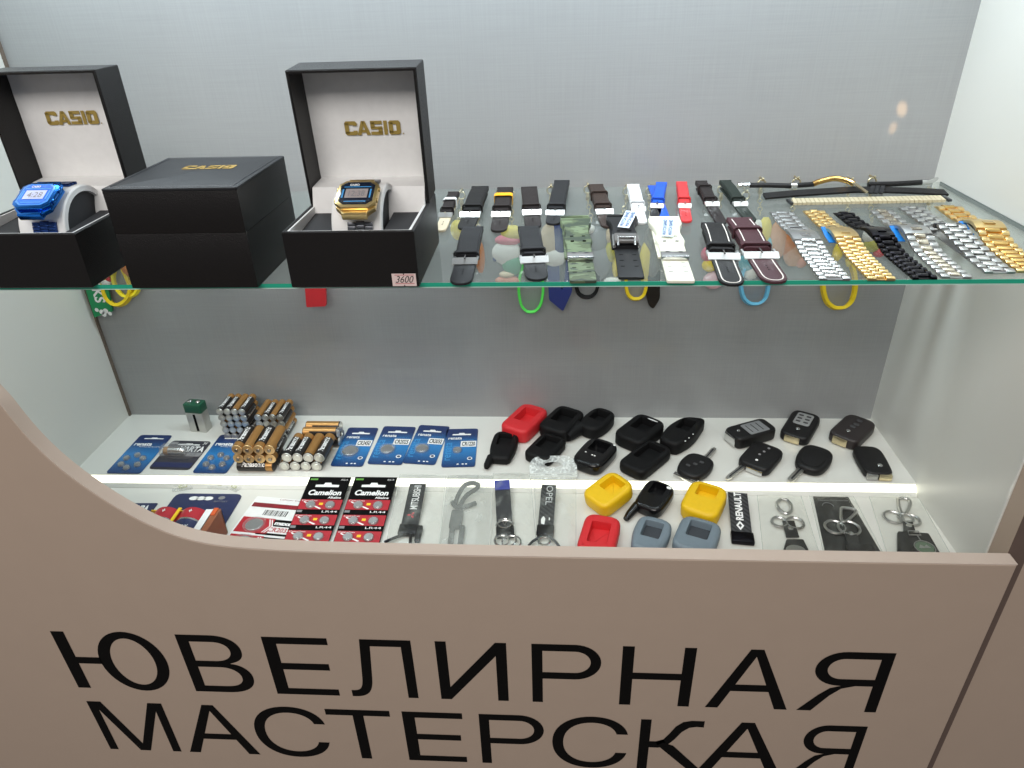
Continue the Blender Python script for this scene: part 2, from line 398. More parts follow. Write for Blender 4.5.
# smoother sweep
for _ in range(6): out[5:-1] = [((out[i-1][0]+2*out[i][0]+out[i+1][0])/4, (out[i-1][1]+2*out[i][1]+out[i+1][1])/4) for i in range(5, len(out)-1)]
out += [(x0-.006, z0+.014), (x0-.011, z0+.030), (x0-.014, z0+.05), (x0-.0155, z0+.075), (x0-.0155, ZT)]
sm = spline([(x, 0, z) for x, z in out[2:-1]], 3)
top = [(out[0][0], out[0][1]), (out[1][0], out[1][1])]+[(p.x, p.z) for p in sm]+[out[-1]]
XPR = out[0][0]
poly = top+[(-.35, ZT), (-.35, -.6), (XPR-.001, -.6)]
m = MB(); m.T = Matrix.Translation((-.55, -YP, 0)); n = len(poly)
m.loft([[(x, YB-.0006, z) for x, z in poly], [(x, YP+.0006, z) for x, z in poly]], ROSE, True, False)
# band along the cut edge, lighter by painted light, and the front face with a tiny bevel
m2 = MB(); m2.T = m.T
k = len(top)
ins = inset_poly(poly, .0008)
m.loft([[(x, YP+.0006, z) for x, z in poly], [(x, YP, z) for x, z in ins]], ROSE, False, True)
m.build('panel', fp, .5)
off = inset_poly(poly, -.0007)
m2.loft([[(off[i][0], YB-.0004, off[i][1]), (off[i][0], YP+.0004, off[i][1]), (poly[i][0]*.9+off[i][0]*.1, YP+.0004, poly[i][1]*.9+off[i][1]*.1), (poly[i][0]*.9+off[i][0]*.1, YB-.0004, poly[i][1]*.9+off[i][1]*.1)] for i in range(k)], ROSEEDGE)
m2.build('edge_band', fp, .5, label='edge band along the top of the panel, paler with painted light')
# --- the two words, glyph by glyph
def X(u, v): return aty(u, v, YP).x
def Zp(u, v): return aty(u, v, YP).z
r1t, r1b = (Zp(50, 631)+Zp(896, 653))/2, (Zp(80, 688)+Zp(876.5, 711.5))/2
r2t, r2b = (Zp(86, 701)+Zp(868, 726.3))/2, (Zp(182, 752)+Zp(467, 761.2))/2
H1, H2 = r1t-r1b, r2t-r2b
row1 = [('Ю', X(50, 631), X(169.6, 668)), ('В', X(174.3, 634), X(254.2, 680)), ('Е', X(260.7, 636.6), X(339.3, 692)), ('Л', X(352.5, 694), X(418.6, 697.5)),
        ('И', X(434.5, 641.5), X(508.8, 700)), ('Р', X(531.3, 643.8), X(601.3, 662)), ('Н', X(623, 646), X(697.3, 647.7)), ('А', X(704.7, 707), X(786.7, 709)), ('Я', X(796, 709.7), X(896.6, 653))]
row2 = [('М', X(86.4, 701), X(182, 752)), ('А', X(190.4, 752.3), X(261, 755.3)), ('С', X(254.8, 729.4), X(329.5, 742)), ('Т', X(324.2, 708), X(389, 710.4)),
        ('Е', X(401.3, 710.8), X(467.2, 761)), ('Р', X(478.5, 713.8), X(543.8, 730)), ('С', X(552.3, 742.4), X(626, 757)), ('К', X(641.2, 719), X(702, 765)), ('А', X(697, 767), X(780, 770)), ('Я', X(788, 772), X(868, 726.3))]
def stroke_K(mb, x0, x1, y0, y1, mt):
    w, h = x1-x0, y1-y0; S = lambda p, z=0: [(x0+a*w, y0+b*h, z) for a, b in p]
    mb.add(S([(0, 0), (.155, 0), (.155, 1), (0, 1)]), [(0, 1, 2, 3)], mt)
    mb.add(S([(.155, .45), (.30, .45), (.42, .5), (.155, .575), (.26, .575), (.36, .62)]), [(0, 1, 4, 3), (1, 2, 5, 4)], mt)
    up = [((.30, .455), (.25, .575)), ((.42, .50), (.36, .62)), ((.52, .62), (.44, .74)), ((.62, .78), (.52, .88)), ((.72, .865), (.62, .97)), ((.82, .885), (.74, 1.0)), ((.93, .88), (.93, 1.0))]
    for a, b in zip(up, up[1:]): mb.add(S([a[0], b[0], b[1], a[1]]), [(0, 1, 2, 3)], mt)
    mb.add(S([(.80, 0), (1, 0), (.52, .50), (.36, .56), (.28, .50)], .00012), [(0, 1, 2, 3, 4)], mt)
def band(mb, S, outer, inner, mt):
    n = len(outer); mb.add([S(p) for p in outer]+[S(p) for p in inner], [(i, i+1, n+i+1, n+i) for i in range(n-1)], mt)
def arc(cx, cy, rx, ry, a0, a1, n=18): return [(cx+rx*cos(a0+(a1-a0)*k/n), cy+ry*sin(a0+(a1-a0)*k/n)) for k in range(n+1)]
def drawn(mb, ch, x0, x1, y0, y1, mt):
    w, h = x1-x0, y1-y0; mir = ch == 'Я'
    S = lambda p: (x0+(1-p[0] if mir else p[0])*w, y0+p[1]*h, 0)
    R = lambda a, b, c, d: mb.add([S(p) for p in ((a, c), (b, c), (b, d), (a, d))], [(0, 1, 2, 3)], mt)
    t = .112*h/h
    if ch == 'К': return stroke_K(mb, x0, x1, y0, y1, mt)
    if ch in 'РЯ':
        st = .155 if ch == 'Р' else .145; xm = .62 if ch == 'Р' else .56; rx = 1-xm if ch == 'Р' else .90-xm; lo = .42 if ch == 'Р' else .445
        R(0, st, 0, 1); cy = (1+lo)/2; ry = (1-lo)/2
        o = [(st, 1)]+arc(xm, cy, rx, ry, PI/2, -PI/2)+[(st, lo)]; i = [(st, 1-t)]+arc(xm, cy, rx-.15, ry-t, PI/2, -PI/2)+[(st, lo+t)]
        band(mb, S, o, i, mt)
        if mir: mb.add([S(p) for p in ((.36, lo), (.53, lo), (.66, .40), (.78, .28), (1, 0), (.82, 0), (.64, .27), (.52, .395))], [(0, 7, 2, 1), (7, 6, 3, 2), (6, 5, 4, 3)], mt)
    if ch == 'А':
        mb.add([S(p) for p in ((0, 0), (.155, 0), (.505, .885), (.575, 1), (.425, 1))], [(0, 1, 2, 4), (4, 2, 3)], mt)
        mb.add([S(p) for p in ((1, 0), (.845, 0), (.505, .885), (.575, 1))], [(0, 3, 2, 1)], mt)
        mb.add([S(p) for p in ((.155+.35*.30/.885, .30), (.845-.34*.30/.885, .30), (.845-.34*.415/.885, .415), (.155+.35*.415/.885, .415))], [(0, 1, 2, 3)], mt)
    if ch == 'И': R(0, .155, 0, 1); R(.845, 1, 0, 1); mb.add([S(p) for p in ((.155, 0), (.845, .78), (.845, 1), (.155, .22))], [(0, 1, 2, 3)], mt)
    if ch == 'М':
        R(0, .115, 0, 1); R(.885, 1, 0, 1); mb.add([S(p) for p in ((.115, .84), (.43, 0), (.5, 0), (.5, .15), (.185, 1), (.115, 1))], [(0, 4, 5), (0, 1, 3, 4), (1, 2, 3)], mt)
        mb.add([S(p) for p in ((.885, .84), (.57, 0), (.5, 0), (.5, .15), (.815, 1), (.885, 1))], [(0, 5, 4), (0, 4, 3, 1), (1, 3, 2)], mt)
    if ch == 'Ю':
        R(0, .125, 0, 1); R(.125, .36, .45, .565); a = arc(.675, .5, .325, .52, 0, 2*PI, 48); b = arc(.675, .5, .325-.118, .52-.112, 0, 2*PI, 48); band(mb, S, a, b, mt)
for row, zt, zb in ((row1, r1t, r1b), (row2, r2t, r2b)):
    for ch, xa, xb in row:
        m = MB(); m.T = Matrix.Translation((-.55, 0, 0)) @ Matrix(((1, 0, 0, 0), (0, 0, -1, -.0003), (0, 1, 0, 0), (0, 0, 0, 1)))
        over = .018*(zt-zb) if ch in 'СЮ' else 0
        if ch in 'КРЯАЮИМ': drawn(m, ch, xa, xb, zb, zt, BLACKP)
        else: m.text(ch, xa, xb, zb-over, zt+over, BLACKP)
        m.build('letter', fp)

# ================================================================ watch boxes
BW, BD, BH = .0990, .1045, .0440
def frame(mb, x0, x1, y0, y1, z0, z1, t, m, b=.0008):
    """open tray: floor and four walls"""
    o = rrect(x1-x0, y1-y0, .001, (x0+x1)/2, (y0+y1)/2, 2); i = rrect(x1-x0-2*t, y1-y0-2*t, .0006, (x0+x1)/2, (y0+y1)/2, 2); o2 = inset_poly(o, b)
    L = [[(x, y, z0) for x, y in o2], [(x, y, z0+b) for x, y in o], [(x, y, z1-b) for x, y in o], [(x, y, z1) for x, y in o2], [(x, y, z1) for x, y in i], [(x, y, z0+t) for x, y in i]]
    mb.loft(L, m)
def logo(mb, x0, x1, y0, y1, mt, z=0):
    """wide block capitals"""
    w, h = x1-x0, y1-y0; t = .30; q = [('C', 0, .225), ('A', .215, .46), ('S', .465, .675), ('I', .70, .765), ('O', .79, 1)]
    def quad(a, b, pts): mb.add([(x0+w*(a+(b-a)*x), y0+h*y, z) for x, y in pts], [tuple(range(len(pts)))], mt)
    for ch, a, b in q:
        s = t*h/(w*(b-a))*1.05
        R = lambda xa, xb, ya, yb: quad(a, b, [(xa, ya), (xb, ya), (xb, yb), (xa, yb)])
        if ch == 'I': R(0, 1, 0, 1)
        if ch in 'CO':
            R(0, s, .12, .88); quad(a, b, [(0, .12), (.14, 0), (.86, 0), (1, .12), (1, t*.9), (0, t*.9)]); quad(a, b, [(0, 1-t*.9), (1, 1-t*.9), (1, .88), (.86, 1), (.14, 1), (0, .88)])
            if ch == 'O': R(1-s, 1, t*.9, 1-t*.9)
            else: R(1-s, 1, t*.9, .33); R(1-s, 1, .67, 1-t*.9)
        if ch == 'A':
            quad(a, b, [(0, 0), (s*.95, 0), (.60, 1), (.36, 1)]); quad(a, b, [(1-s*.95, 0), (1, 0), (.64, 1), (.40, 1)]); R(.25, .75, .18, .38)
        if ch == 'S':
            R(0, 1, 0, .24); R(0, 1, .40, .60); R(0, 1, .76, 1); R(0, s, .5, .9); R(1-s, 1, .1, .5)
def box_lettering(o, M, w, parent):
    m = MB(); m.T = M; logo(m, -w/2, w/2, -w*.12, w*.12, GOLDP)
    m.add([(w*.53, -w*.115, 0), (w*.55, -w*.115, 0), (w*.55, -w*.095, 0), (w*.53, -w*.095, 0)], [(0, 1, 2, 3)], GOLDP)
    return m.build('lettering', parent, label='gold capital lettering')
AC, ARY, ARZ = (.006, .030), .034, .0335
def arch_pt(a, e=0): return Vector((0, AC[0]-(ARY+e)*cos(a), AC[1]+(ARZ+e)*sin(a)))
def open_box(x, y, label, bd=BD, lean=3.5, lx=.0035, ly=.054):
    t = thing('watch_box', label, 'watch box', (x, y, ZG), 0, 'black watch boxes')
    m = MB(); frame(m, -BW/2, BW/2, -bd/2, bd/2, 0, BH, .0022, BOXBLK); m.build('base', t)
    m = MB(); frame(m, -BW/2+.0024, BW/2-.0024, -bd/2+.0024, bd/2-.0024, .003, BH-.0006, .0022, BOXWHITE)
    # white bank rising to the hinge
    m.loft([[(xx, bd/2-.0395, .030), (xx, bd/2-.0380, .0385), (xx, bd/2-.0300, .0575), (xx, bd/2-.0025, .0590), (xx, bd/2-.004, .030)] for xx in (-BW/2+.0032, BW/2-.0032)], BOXWHITE)
    m.build('lining', t, label='white card lining')
    for sx in (-1, 1):
        m = MB(); xa, xb = sorted((sx*.0205, sx*(BW/2-.005))); m.loft([[(xx, -bd/2+.005, .034), (xx, bd/2-.0375, .0385), (xx, bd/2-.0375, .02), (xx, -bd/2+.005, .02)] for xx in (xa, xb)], BOXIN)
        m.build('pad', t, label='dark grey padded insert')
    # the pillow: a white arch with dark felt ends
    m = MB(); N = 20; Lo = []
    for xx in (-.0195, -.0185, .0185, .0195):
        e = -.001 if abs(xx) > .019 else 0
        Lo.append([tuple(arch_pt(PI*k/N, e)+Vector((xx, 0, 0))) for k in range(N+1)]+[tuple(arch_pt(PI*k/N, -.005)+Vector((xx, 0, 0))) for k in range(N, -1, -1)])
    m.loft(Lo, BOXWHITE); p = m.build('watch_pillow', t, label='white arched watch pillow')
    m = MB(); m.loft([[tuple(arch_pt(PI*k/N, -.0052)+Vector((xx, 0, 0))) for k in range(N+1)] for xx in (-.0165, .0165)], BOXIN); m.build('pillow_core', p, label='dark felt ends of the pillow')
    # lid standing open, built lying as a tray then turned upright
    LM = Matrix.Translation((0, bd/2+.0018, BH+.0012)) @ Matrix.Rotation(math.radians(lean), 4, 'X') @ Matrix(((1, 0, 0, 0), (0, 0, -1, 0), (0, 1, 0, 0), (0, 0, 0, 1)))
    m = MB(); m.T = LM; frame(m, -BW/2, BW/2, 0, .1035, -.0005, .034, .0024, BOXBLK); lid = m.build('lid', t)
    m = MB(); m.T = LM; n = 10
    m.loft([[(-BW/2+.0026+(BW-.0052)*i/n, .0025+.0985*j/n, 0.0036+.0007*noise.noise((i*.7+x*40, j*.6, 3))) for i in range(n+1)] for j in range(n+1)], BOXWHITE, False, False, False)
    ll = m.build('lid_lining', lid, label='white puckered satin lining of the lid')
    box_lettering(t, LM @ Matrix.Translation((lx, ly, .0046)), .046, lid)
    return t, LM
b3x = (.3925+.4910)/2; by = -.3035+BD/2
box3, LM = open_box(b3x, by+.0, 'open black watch box holding the gold watch, price sticker on its front')
box1, _ = open_box(.2322-BW/2, -.301+.119/2, 'open black watch box holding the blue watch, at the left end of the glass shelf', .119, .3, -.0015, .0635)
m = MB(); a = aty(391.5, 273.5, -.3038); b = aty(418, 286, -.3038)
m.T = Matrix.Translation((-b3x, 0, -ZG)); yy = -.0007-BD/2
def vtile(mb, x0, x1, z0, z1, y, mt): mb.add([(x0, y, z0), (x1, y, z0), (x1, y, z1), (x0, y, z1)], [(0, 1, 2, 3)], mt)
xa, xb, za, zb = a.x-b3x, b.x-b3x-.0008, b.z-ZG+.0002, a.z-ZG
m.T = Matrix.Identity(4); w = xb-xa; h = zb-za; xm = (xa+xb)/2
vtile(m, xa, xb, za, zb, yy, mat('sticker_paper', (222, 200, 196), .6))
for q in (za+h*.17, za+h*.86): vtile(m, xa+w*.12, xb-w*.08, q, q+h*.05, yy-.0001, mat('sticker_red', (190, 96, 100), .6))
for q in (za, zb): m.add([(xm-.0006, yy-.0001, q), (xm+.0006, yy-.0001, q), (xm, yy-.0001, q+(-1 if q > za else 1)*h*.12)], [(0, 1, 2), (2, 1, 0)], BLACKP)
m.T = Matrix(((1, 0, 0, 0), (0, 0, -1, yy-.0002), (0, 1, 0, 0), (0, 0, 0, 1)))
m.text('3600', xa+w*.14, xb-w*.1, za+h*.27, za+h*.82, mat('sticker_ink', (60, 50, 46), .6), shear=.35)
m.build('price_sticker', box3, label='small pink price sticker with handwritten figures')
# closed box
b2w, b2d, b2h = .1004, .102, .0772
t = thing('watch_box', 'closed black watch box with gold lettering on its stitched lid, between the two open boxes', 'watch box', ((.2649+.3656)/2, -.3022+b2d/2, ZG), 0, 'black watch boxes')
m = MB(); m.box(-b2w/2, b2w/2, -b2d/2, b2d/2, 0, .0434, BOXBLK, .0003); m.build('base', t)
m = MB(); m.box(-b2w/2, b2w/2, -b2d/2, b2d/2, .0435, b2h-.002, BOXBLK, .0003); lid = m.build('lid', t)
m = MB(); m.slab(rrect(b2w+.0012, b2d+.0012, .002), b2h-.0024, b2h, .0008, LEATHER2); top_ = m.build('top_panel', lid, label='leatherette top with a stitched border')
m = MB()
for i in range(44):
    q = -b2w/2+.004+(b2w-.008)*i/43
    for yy2 in (-b2d/2+.0035, b2d/2-.0035): m.box(q-.0006, q+.0006, yy2-.0003, yy2+.0003, b2h-.0002, b2h+.0003, GREYP)
    for xx2 in (-b2w/2+.0035, b2w/2-.0035): m.box(xx2-.0003, xx2+.0003, q-.0006, q+.0006, b2h-.0002, b2h+.0003, DSTEEL)
m.build('stitching', top_)
m = MB(); m.T = Matrix.Translation((.003, .012, b2h+.0003)); logo(m, -.021, .021, -.0062, .0062, mat('bright_gold_foil', (196, 160, 74), .35, .5)); m.build('lettering', lid, label='gold capital lettering')

# ================================================================ the two watches
def watch(box, label, cmet, face, frame_col, band, lcd, digits, ang=45, rz=0, tilt=19, dx=.0035):
    t = thing('wristwatch', label, 'watch', (0, 0, 0), 0, 'digital watches')
    a = math.radians(ang); p = arch_pt(a, .0002)
    nrm = Vector((0, -cos(a)/ARY, sin(a)/ARZ)).normalized(); up = Vector((0, nrm.z, -nrm.y))
    M = Matrix(((1, 0, 0, p.x), (0, up.y, nrm.y, p.y), (0, up.z, nrm.z, p.z), (0, 0, 0, 1)))
    M = M @ Matrix.Translation((dx, 0, .0048)) @ Matrix.Rotation(math.radians(-tilt), 4, 'X')
    M = M @ Matrix.Diagonal((.97, .96, 1, 1))
    t.matrix_world = Matrix.Translation(box.location) @ Matrix.Rotation(rz, 4, 'Z')
    oc = [(-.0105, -.0155), (.0105, -.0155), (.0160, -.0105), (.0160, .0105), (.0105, .0155), (-.0105, .0155), (-.0160, .0105), (-.0160, -.0105)]
    m = MB(); m.T = M; m.slab([(x*.96, y*1.16) for x, y in oc], .0006, .0048, .0006, cmet); m.slab(oc, .0046, .0082, .0012, cmet)
    c = m.build('case', t)
    m = MB(); m.T = M; o2 = [(x*.84, y*.83) for x, y in oc]; m.slab(o2, .0080, .0086, .0003, frame_col)
    o3 = [(x*.76, y*.75) for x, y in oc]; m.sheet(o3, .0088, face)
    m.add([(x, y, .00895) for x, y in ((-.0105, .0062), (.0105, .0062), (.0105, .0070), (-.0105, .0070))], [(0, 1, 2, 3)], CYANP)
    m.add([(x, y, .00895) for x, y in ((-.0085, -.0104), (.0085, -.0104), (.0085, -.0096), (-.0085, -.0096))], [(0, 1, 2, 3)], CYANP)
    for s in (-1, 1): m.add([(s*.0108+x, y, .00895) for x, y in ((-.0006, -.006), (.0006, -.006), (.0006, .004), (-.0006, .004))], [(0, 1, 2, 3)], CYANP)
    m.text('CASIO', -.0065, .001, .0078, .0101, WHITEP, .009, bold=.03)
    m.build('dial', c, label='dial with printed lines')
    m = MB(); m.T = M; m.add([(x, y, .0091) for x, y in ((-.0088, -.0062), (.0088, -.0062), (.0088, .0042), (-.0088, .0042))], [(0, 1, 2, 3)], lcd)
    m.text(digits, -.006, .0066, -.0044, .0018, mat('lcd_ink', (122, 120, 124), .5), .0093); m.build('display', c, label='pale liquid crystal display')
    for sx in (-1, 1):
        for sy in (-.0062, .0062):
            m = MB(); m.T = M; m.box(sx*.0158-.001, sx*.0158+.0012, sy-.0016, sy+.0016, .005, .0076, cmet, .0004); m.build('button', c)
    for ya, yb in ((-.0200, -.0155), (.0155, .0205)): m = MB(); m.T = M; m.box(-.0098, .0098, ya, yb, -.001, .0052, cmet, .001); m.build('lug', c)
    # bracelet links following the pillow, front and back
    for lo, hi in ((.04, a-.40), (a+.68, 1.80)):
        m = MB()
        n = max(3, int(abs(hi-lo)/.085))
        for i in range(n):
            aa = lo+(hi-lo)*(i+.5)/n; q = arch_pt(aa, .0012)+Vector((dx, 0, 0)); nn = Vector((0, -cos(aa)/ARY, sin(aa)/ARZ)).normalized(); uu = Vector((0, nn.z, -nn.y))
            m.T = Matrix(((1, 0, 0, dx), (0, uu.y, nn.y, q.y), (0, uu.z, nn.z, q.z), (0, 0, 0, 1)))
            for xx, d in ((-.0066, 0), (0, .0009), (.0066, 0)): m.box(xx-.0031, xx+.0031, -.00145+d, .00145+d, -.001, .0014, band, .0003)
        m.build('bracelet', t, label='metal link bracelet')
    return t
watch(box3, 'gold digital wristwatch with a dark dial and steel bracelet on its white pillow', GOLD, mat('dial_navy', (18, 27, 46), .25), mat('dial_black', (28, 32, 40), .2), DSTEEL, mat('lcd_grey', (150, 140, 138), .3), '12:38')
watch(box1, 'blue digital wristwatch with a bright blue dial on its white pillow', BLUMET, mat('dial_blue', (36, 108, 220), .25), mat('dial_pale_blue', (80, 150, 235), .2), DBLUMET, mat('lcd_pale', (190, 196, 226), .3), '4:28', dx=.004)
# ================================================================ watch straps on the glass
ST = 'leather watch straps on the glass shelf'
def place(top, tip, h0=.007, h1=.003):
    a = atz(*top, ZG+h0); b = atz(*tip, ZG+h1); rz, L = axis_frame(b, a); return (b.x, b.y, ZG), rz, L
def pxw(u, v, w, z=ZG): return (atz(u+w/2, v, z)-atz(u-w/2, v, z)).length
def strap(label, top, tip, buck, w, leather, tailm=None, stitch=None, metal=mat('buckle_chrome', (240, 240, 238), .36, 1, vary=.02), keep=(.16,), extra=None, bw=None, square=False, curl=.004, croc=False, wide=0):
    """two-piece strap: looped upper piece with keepers, pin buckle, and the tail through it. local +Y runs from tip to top"""
    loc, rz, L = place(top, tip); W = pxw(*top, w)
    t = thing('watch_strap', label, 'watch strap', loc, rz, ST)
    b = atz(*buck, ZG+.005); d = Vector((b.x-loc[0], b.y-loc[1])); yb = d.x*-sin(rz)+d.y*cos(rz)   # buckle along the strap
    bw = (bw or 1.0)*W; th = .0022
    # tail: lies on the glass from the far end to the tip
    m = MB(); h = W/2*.94
    tip_o = [(h, W*.62), (h*.93, W*.36), (h*.74, W*.16), (h*.42, W*.03), (h*.15, 0), (-h*.15, 0), (-h*.42, W*.03), (-h*.74, W*.16), (-h*.93, W*.36), (-h, W*.62)] if not square else rrect(2*h, W*.4, (.001, 0, 0, .001), 0, W*.2, 2)[:0]+[(h, .0008), (h-.0008, 0), (-h+.0008, 0), (-h, .0008)]
    o = [tip_o[0]]+[]; o = list(reversed(tip_o)); o += [(h, yb+.004), (h, L-.004), (-h, L-.004)]
    m.slab(o, 0.0002, .0026, .0007, tailm or leather); tail = m.build('tail', t, label='tail of the strap' if tailm is None else 'pale underside of the strap tail')
    if stitch:
        m = MB(); e = inset_poly(o, W*.13); pth = [(x, y, .0027) for x, y in e if y < yb-.001]
        pth = [(-h+W*.13, yb-.002, .0027)]+pth+[(h-W*.13, yb-.002, .0027)]
        m.ribbon(pth, (0, 0, 1), .0003, .0009, stitch); m.build('stitching', tail)
    # holes
    m = MB()
    for k in range(3): m.T = Matrix.Translation((0, max(.006, yb*.45)+.0045*(k-1), .0027)); m.lathe([(.0007, 0), (.0007, .00012)], BLACKP, 8)
    m.T = Matrix.Identity(4); m.build('hole', tail) if not extra == 'nohole' else None
    # upper piece: slightly cambered, falling from the lug end to the buckle
    m = MB(); N = 10; loops = []
    for i in range(N+1):
        u = i/N; y = yb+.002+(L-yb-.002)*u; z = .0042+.0026*u+curl*math.sin(PI*u)*.5; hw = W/2*(.96+.06*u)
        loops.append([(-hw, y, z-th), (-hw, y, z+th*.35), (-hw*.82, y, z+th*.9), (hw*.82, y, z+th*.9), (hw, y, z+th*.35), (hw, y, z-th)])
    m.loft(loops, leather); up = m.build('band', t)
    m = MB(); m.T = Matrix.Translation((0, L-.0012, .0068)) @ Matrix.Rotation(PI/2, 4, 'Y'); m.lathe([(.0021, -W*.51), (.0026, -W*.5), (.0026, W*.5), (.0021, W*.51)], leather, 10); m.build('lug_end', up)
    if stitch:
        for s in (-1, 1):
            m = MB(); m.ribbon([(s*W*.36, yb+.002+(L-yb-.002)*u, .0042+.0026*u+curl*math.sin(PI*u)*.5+th*.93) for u in [.12+.8*k/8 for k in range(9)]], (1, 0, 0), .0008, .0003, stitch); m.build('stitching', up)
    for kf in keep:
        m = MB(); u = kf; y = yb+(L-yb)*u; z = .0042+.0026*u+curl*math.sin(PI*u)*.5+th*.9; kw = W*1.06
        m.ribbon([(-kw/2, y, .0012), (-kw/2, y, z), (-kw*.42, y, z+.0012), (kw*.42, y, z+.0012), (kw/2, y, z), (kw/2, y, .0012)], (0, 1, 0), W*.26, .0012, leather); m.build('keeper', t)
    # buckle: frame with curved front bar and a pin
    m = MB(); D = W*(.56+wide); z = .0042; r = .0011
    m.tube([(bw/2, yb+.001, z), (bw/2, yb-D*.6, z), (bw/2-.0008, yb-D*.86, z-.0002)], r, metal, 8, sx=1.2)
    m.tube([(-bw/2, yb+.001, z), (-bw/2, yb-D*.6, z), (-bw/2+.0008, yb-D*.86, z-.0002)], r, metal, 8, sx=1.2)
    hh = min(.0026, W*.125)
    m.loft([[(xx, yb-D-hh, z-.0018+e), (xx, yb-D-hh-.0003, z-.0008+e), (xx, yb-D+hh, z+.0030-e), (xx, yb-D+hh+.0003, z+.0018-e)] for xx, e in ((-bw/2-.0008, .0004), (-bw/2-.0002, 0), (bw/2+.0002, 0), (bw/2+.0008, .0004))], metal)
    bk = m.build('buckle', t, label='metal pin buckle')
    m = MB(); m.tube([(0, yb+.0015, z+.0006), (0, yb-D*.4, z+.0036), (0, yb-D-.0016, z+.0036)], .0007, CHROME, 8); m.build('pin', bk)
    if extra and extra != 'nohole':
        col, f, cl = extra
        m = MB(); y = yb+(L-yb)*f; kw = W*1.1; z = .0042+.0026*f+curl*math.sin(PI*f)*.5+th
        m.ribbon([(-kw/2, y, .001), (-kw/2, y, z), (-kw*.4, y, z+.0009), (kw*.4, y, z+.0009), (kw/2, y, z), (kw/2, y, .001)], (0, 1, 0), W*.62, .0005, col); m.build('paper_band', t, label=cl)
    return t, L, W, yb
YB_ = mat('orange_paper', (240, 176, 20), .5)
strap('short narrow strap with a pale tail and white paper band, beside the open box', (453.9, 193.5), (439.8, 229.7), (445.5, 213), 10.5, DBROWNL, CREAM, keep=(.12,), extra=(WHITEP, .5, 'white paper band'), metal=STEEL)
strap('black leather strap, second from the left in the back row', (480.3, 188), (465, 228), (470.5, 211.5), 16, LEATHER, keep=(.14,))
strap('dark brown strap with an orange paper band', (505.3, 189), (498.2, 230), (499.8, 211.5), 15, DBROWNL, keep=(.12,), extra=(YB_, .55, 'orange paper band'))
strap('black-brown strap directly behind the wide black strap with a heavy buckle', (529, 188.5), (533.5, 226.5), (532, 209.5), 15.2, DBROWNL, keep=(.1,))
strap('black strap behind the camouflage strap', (562, 182), (553, 223), (557, 210), 14.5, LEATHER2, keep=(.1,), metal=STEEL)
strap('medium brown strap with two keepers, behind the black resin strap', (595.7, 186), (609.5, 226), (604.2, 209), 14, BROWNL, keep=(.12, .55))
strap('white leather strap, tallest white one in the back row', (633, 186), (641.5, 222), (640, 207), 11.5, WHITEL, keep=(.12,))
strap('red leather strap, the only red one', (681.5, 183.5), (687, 220.5), (685.6, 204), 10.2, REDL, keep=(.16,))
strap('narrow dark brown strap right of the red strap', (701, 182.5), (722, 222), (712.5, 202), 11, DBROWNL, keep=(.1, .62))
strap('dark green strap at the right end of the back row', (725, 182), (752, 220), (741.5, 202), 11, GREENL, keep=(.1,))
# the blue pair: one strap laid crosswise over its other half
t, L, W, yb = strap('bright blue leather strap with crossed halves', (661.5, 184), (655, 216), (657, 204), 10.5, BLUEL, LEATHER2, keep=(.14,))
a = atz(652.5, 187.5, ZG); b = atz(664.5, 219, ZG); rz, L2 = axis_frame(b, a)
m = MB(); m.T = Matrix.Rotation(-t.rotation_euler.z, 4, 'Z') @ Matrix.Translation(Vector((b.x, b.y, 0))-Vector((t.location.x, t.location.y, 0))) @ Matrix.Rotation(rz, 4, 'Z')
m.slab([(-W*.42, 0), (W*.42, 0), (W*.46, L2), (-W*.46, L2)], .0003, .0026, .0007, BLUEL); m.build('crossed_half', t, label='second blue half under the first')
# front row
strap('smooth black strap with a narrow buckle, leftmost of the front row', (472.8, 228.5), (460, 282.5), (467, 256.5), 20, LEATHER2, keep=(.06,), bw=1.0, metal=STEEL)
strap('wide smooth black strap with a heavy chrome buckle', (528.6, 228), (537.5, 278.5), (535.5, 255), 20.5, LEATHER2, keep=(.12,), bw=1.12)
strap('black leather strap with white stitching and a large curved buckle', (712.9, 224.5), (733.5, 283.5), (727, 251), 22.5, LEATHER, stitch=STITCH, keep=(.14,), bw=1.16, wide=.06)
strap('maroon leather strap with white stitching', (739, 219.5), (777, 281), (759, 249.5), 24, MAROON, stitch=STITCH, keep=(.1, .55), bw=1.16, wide=.06)

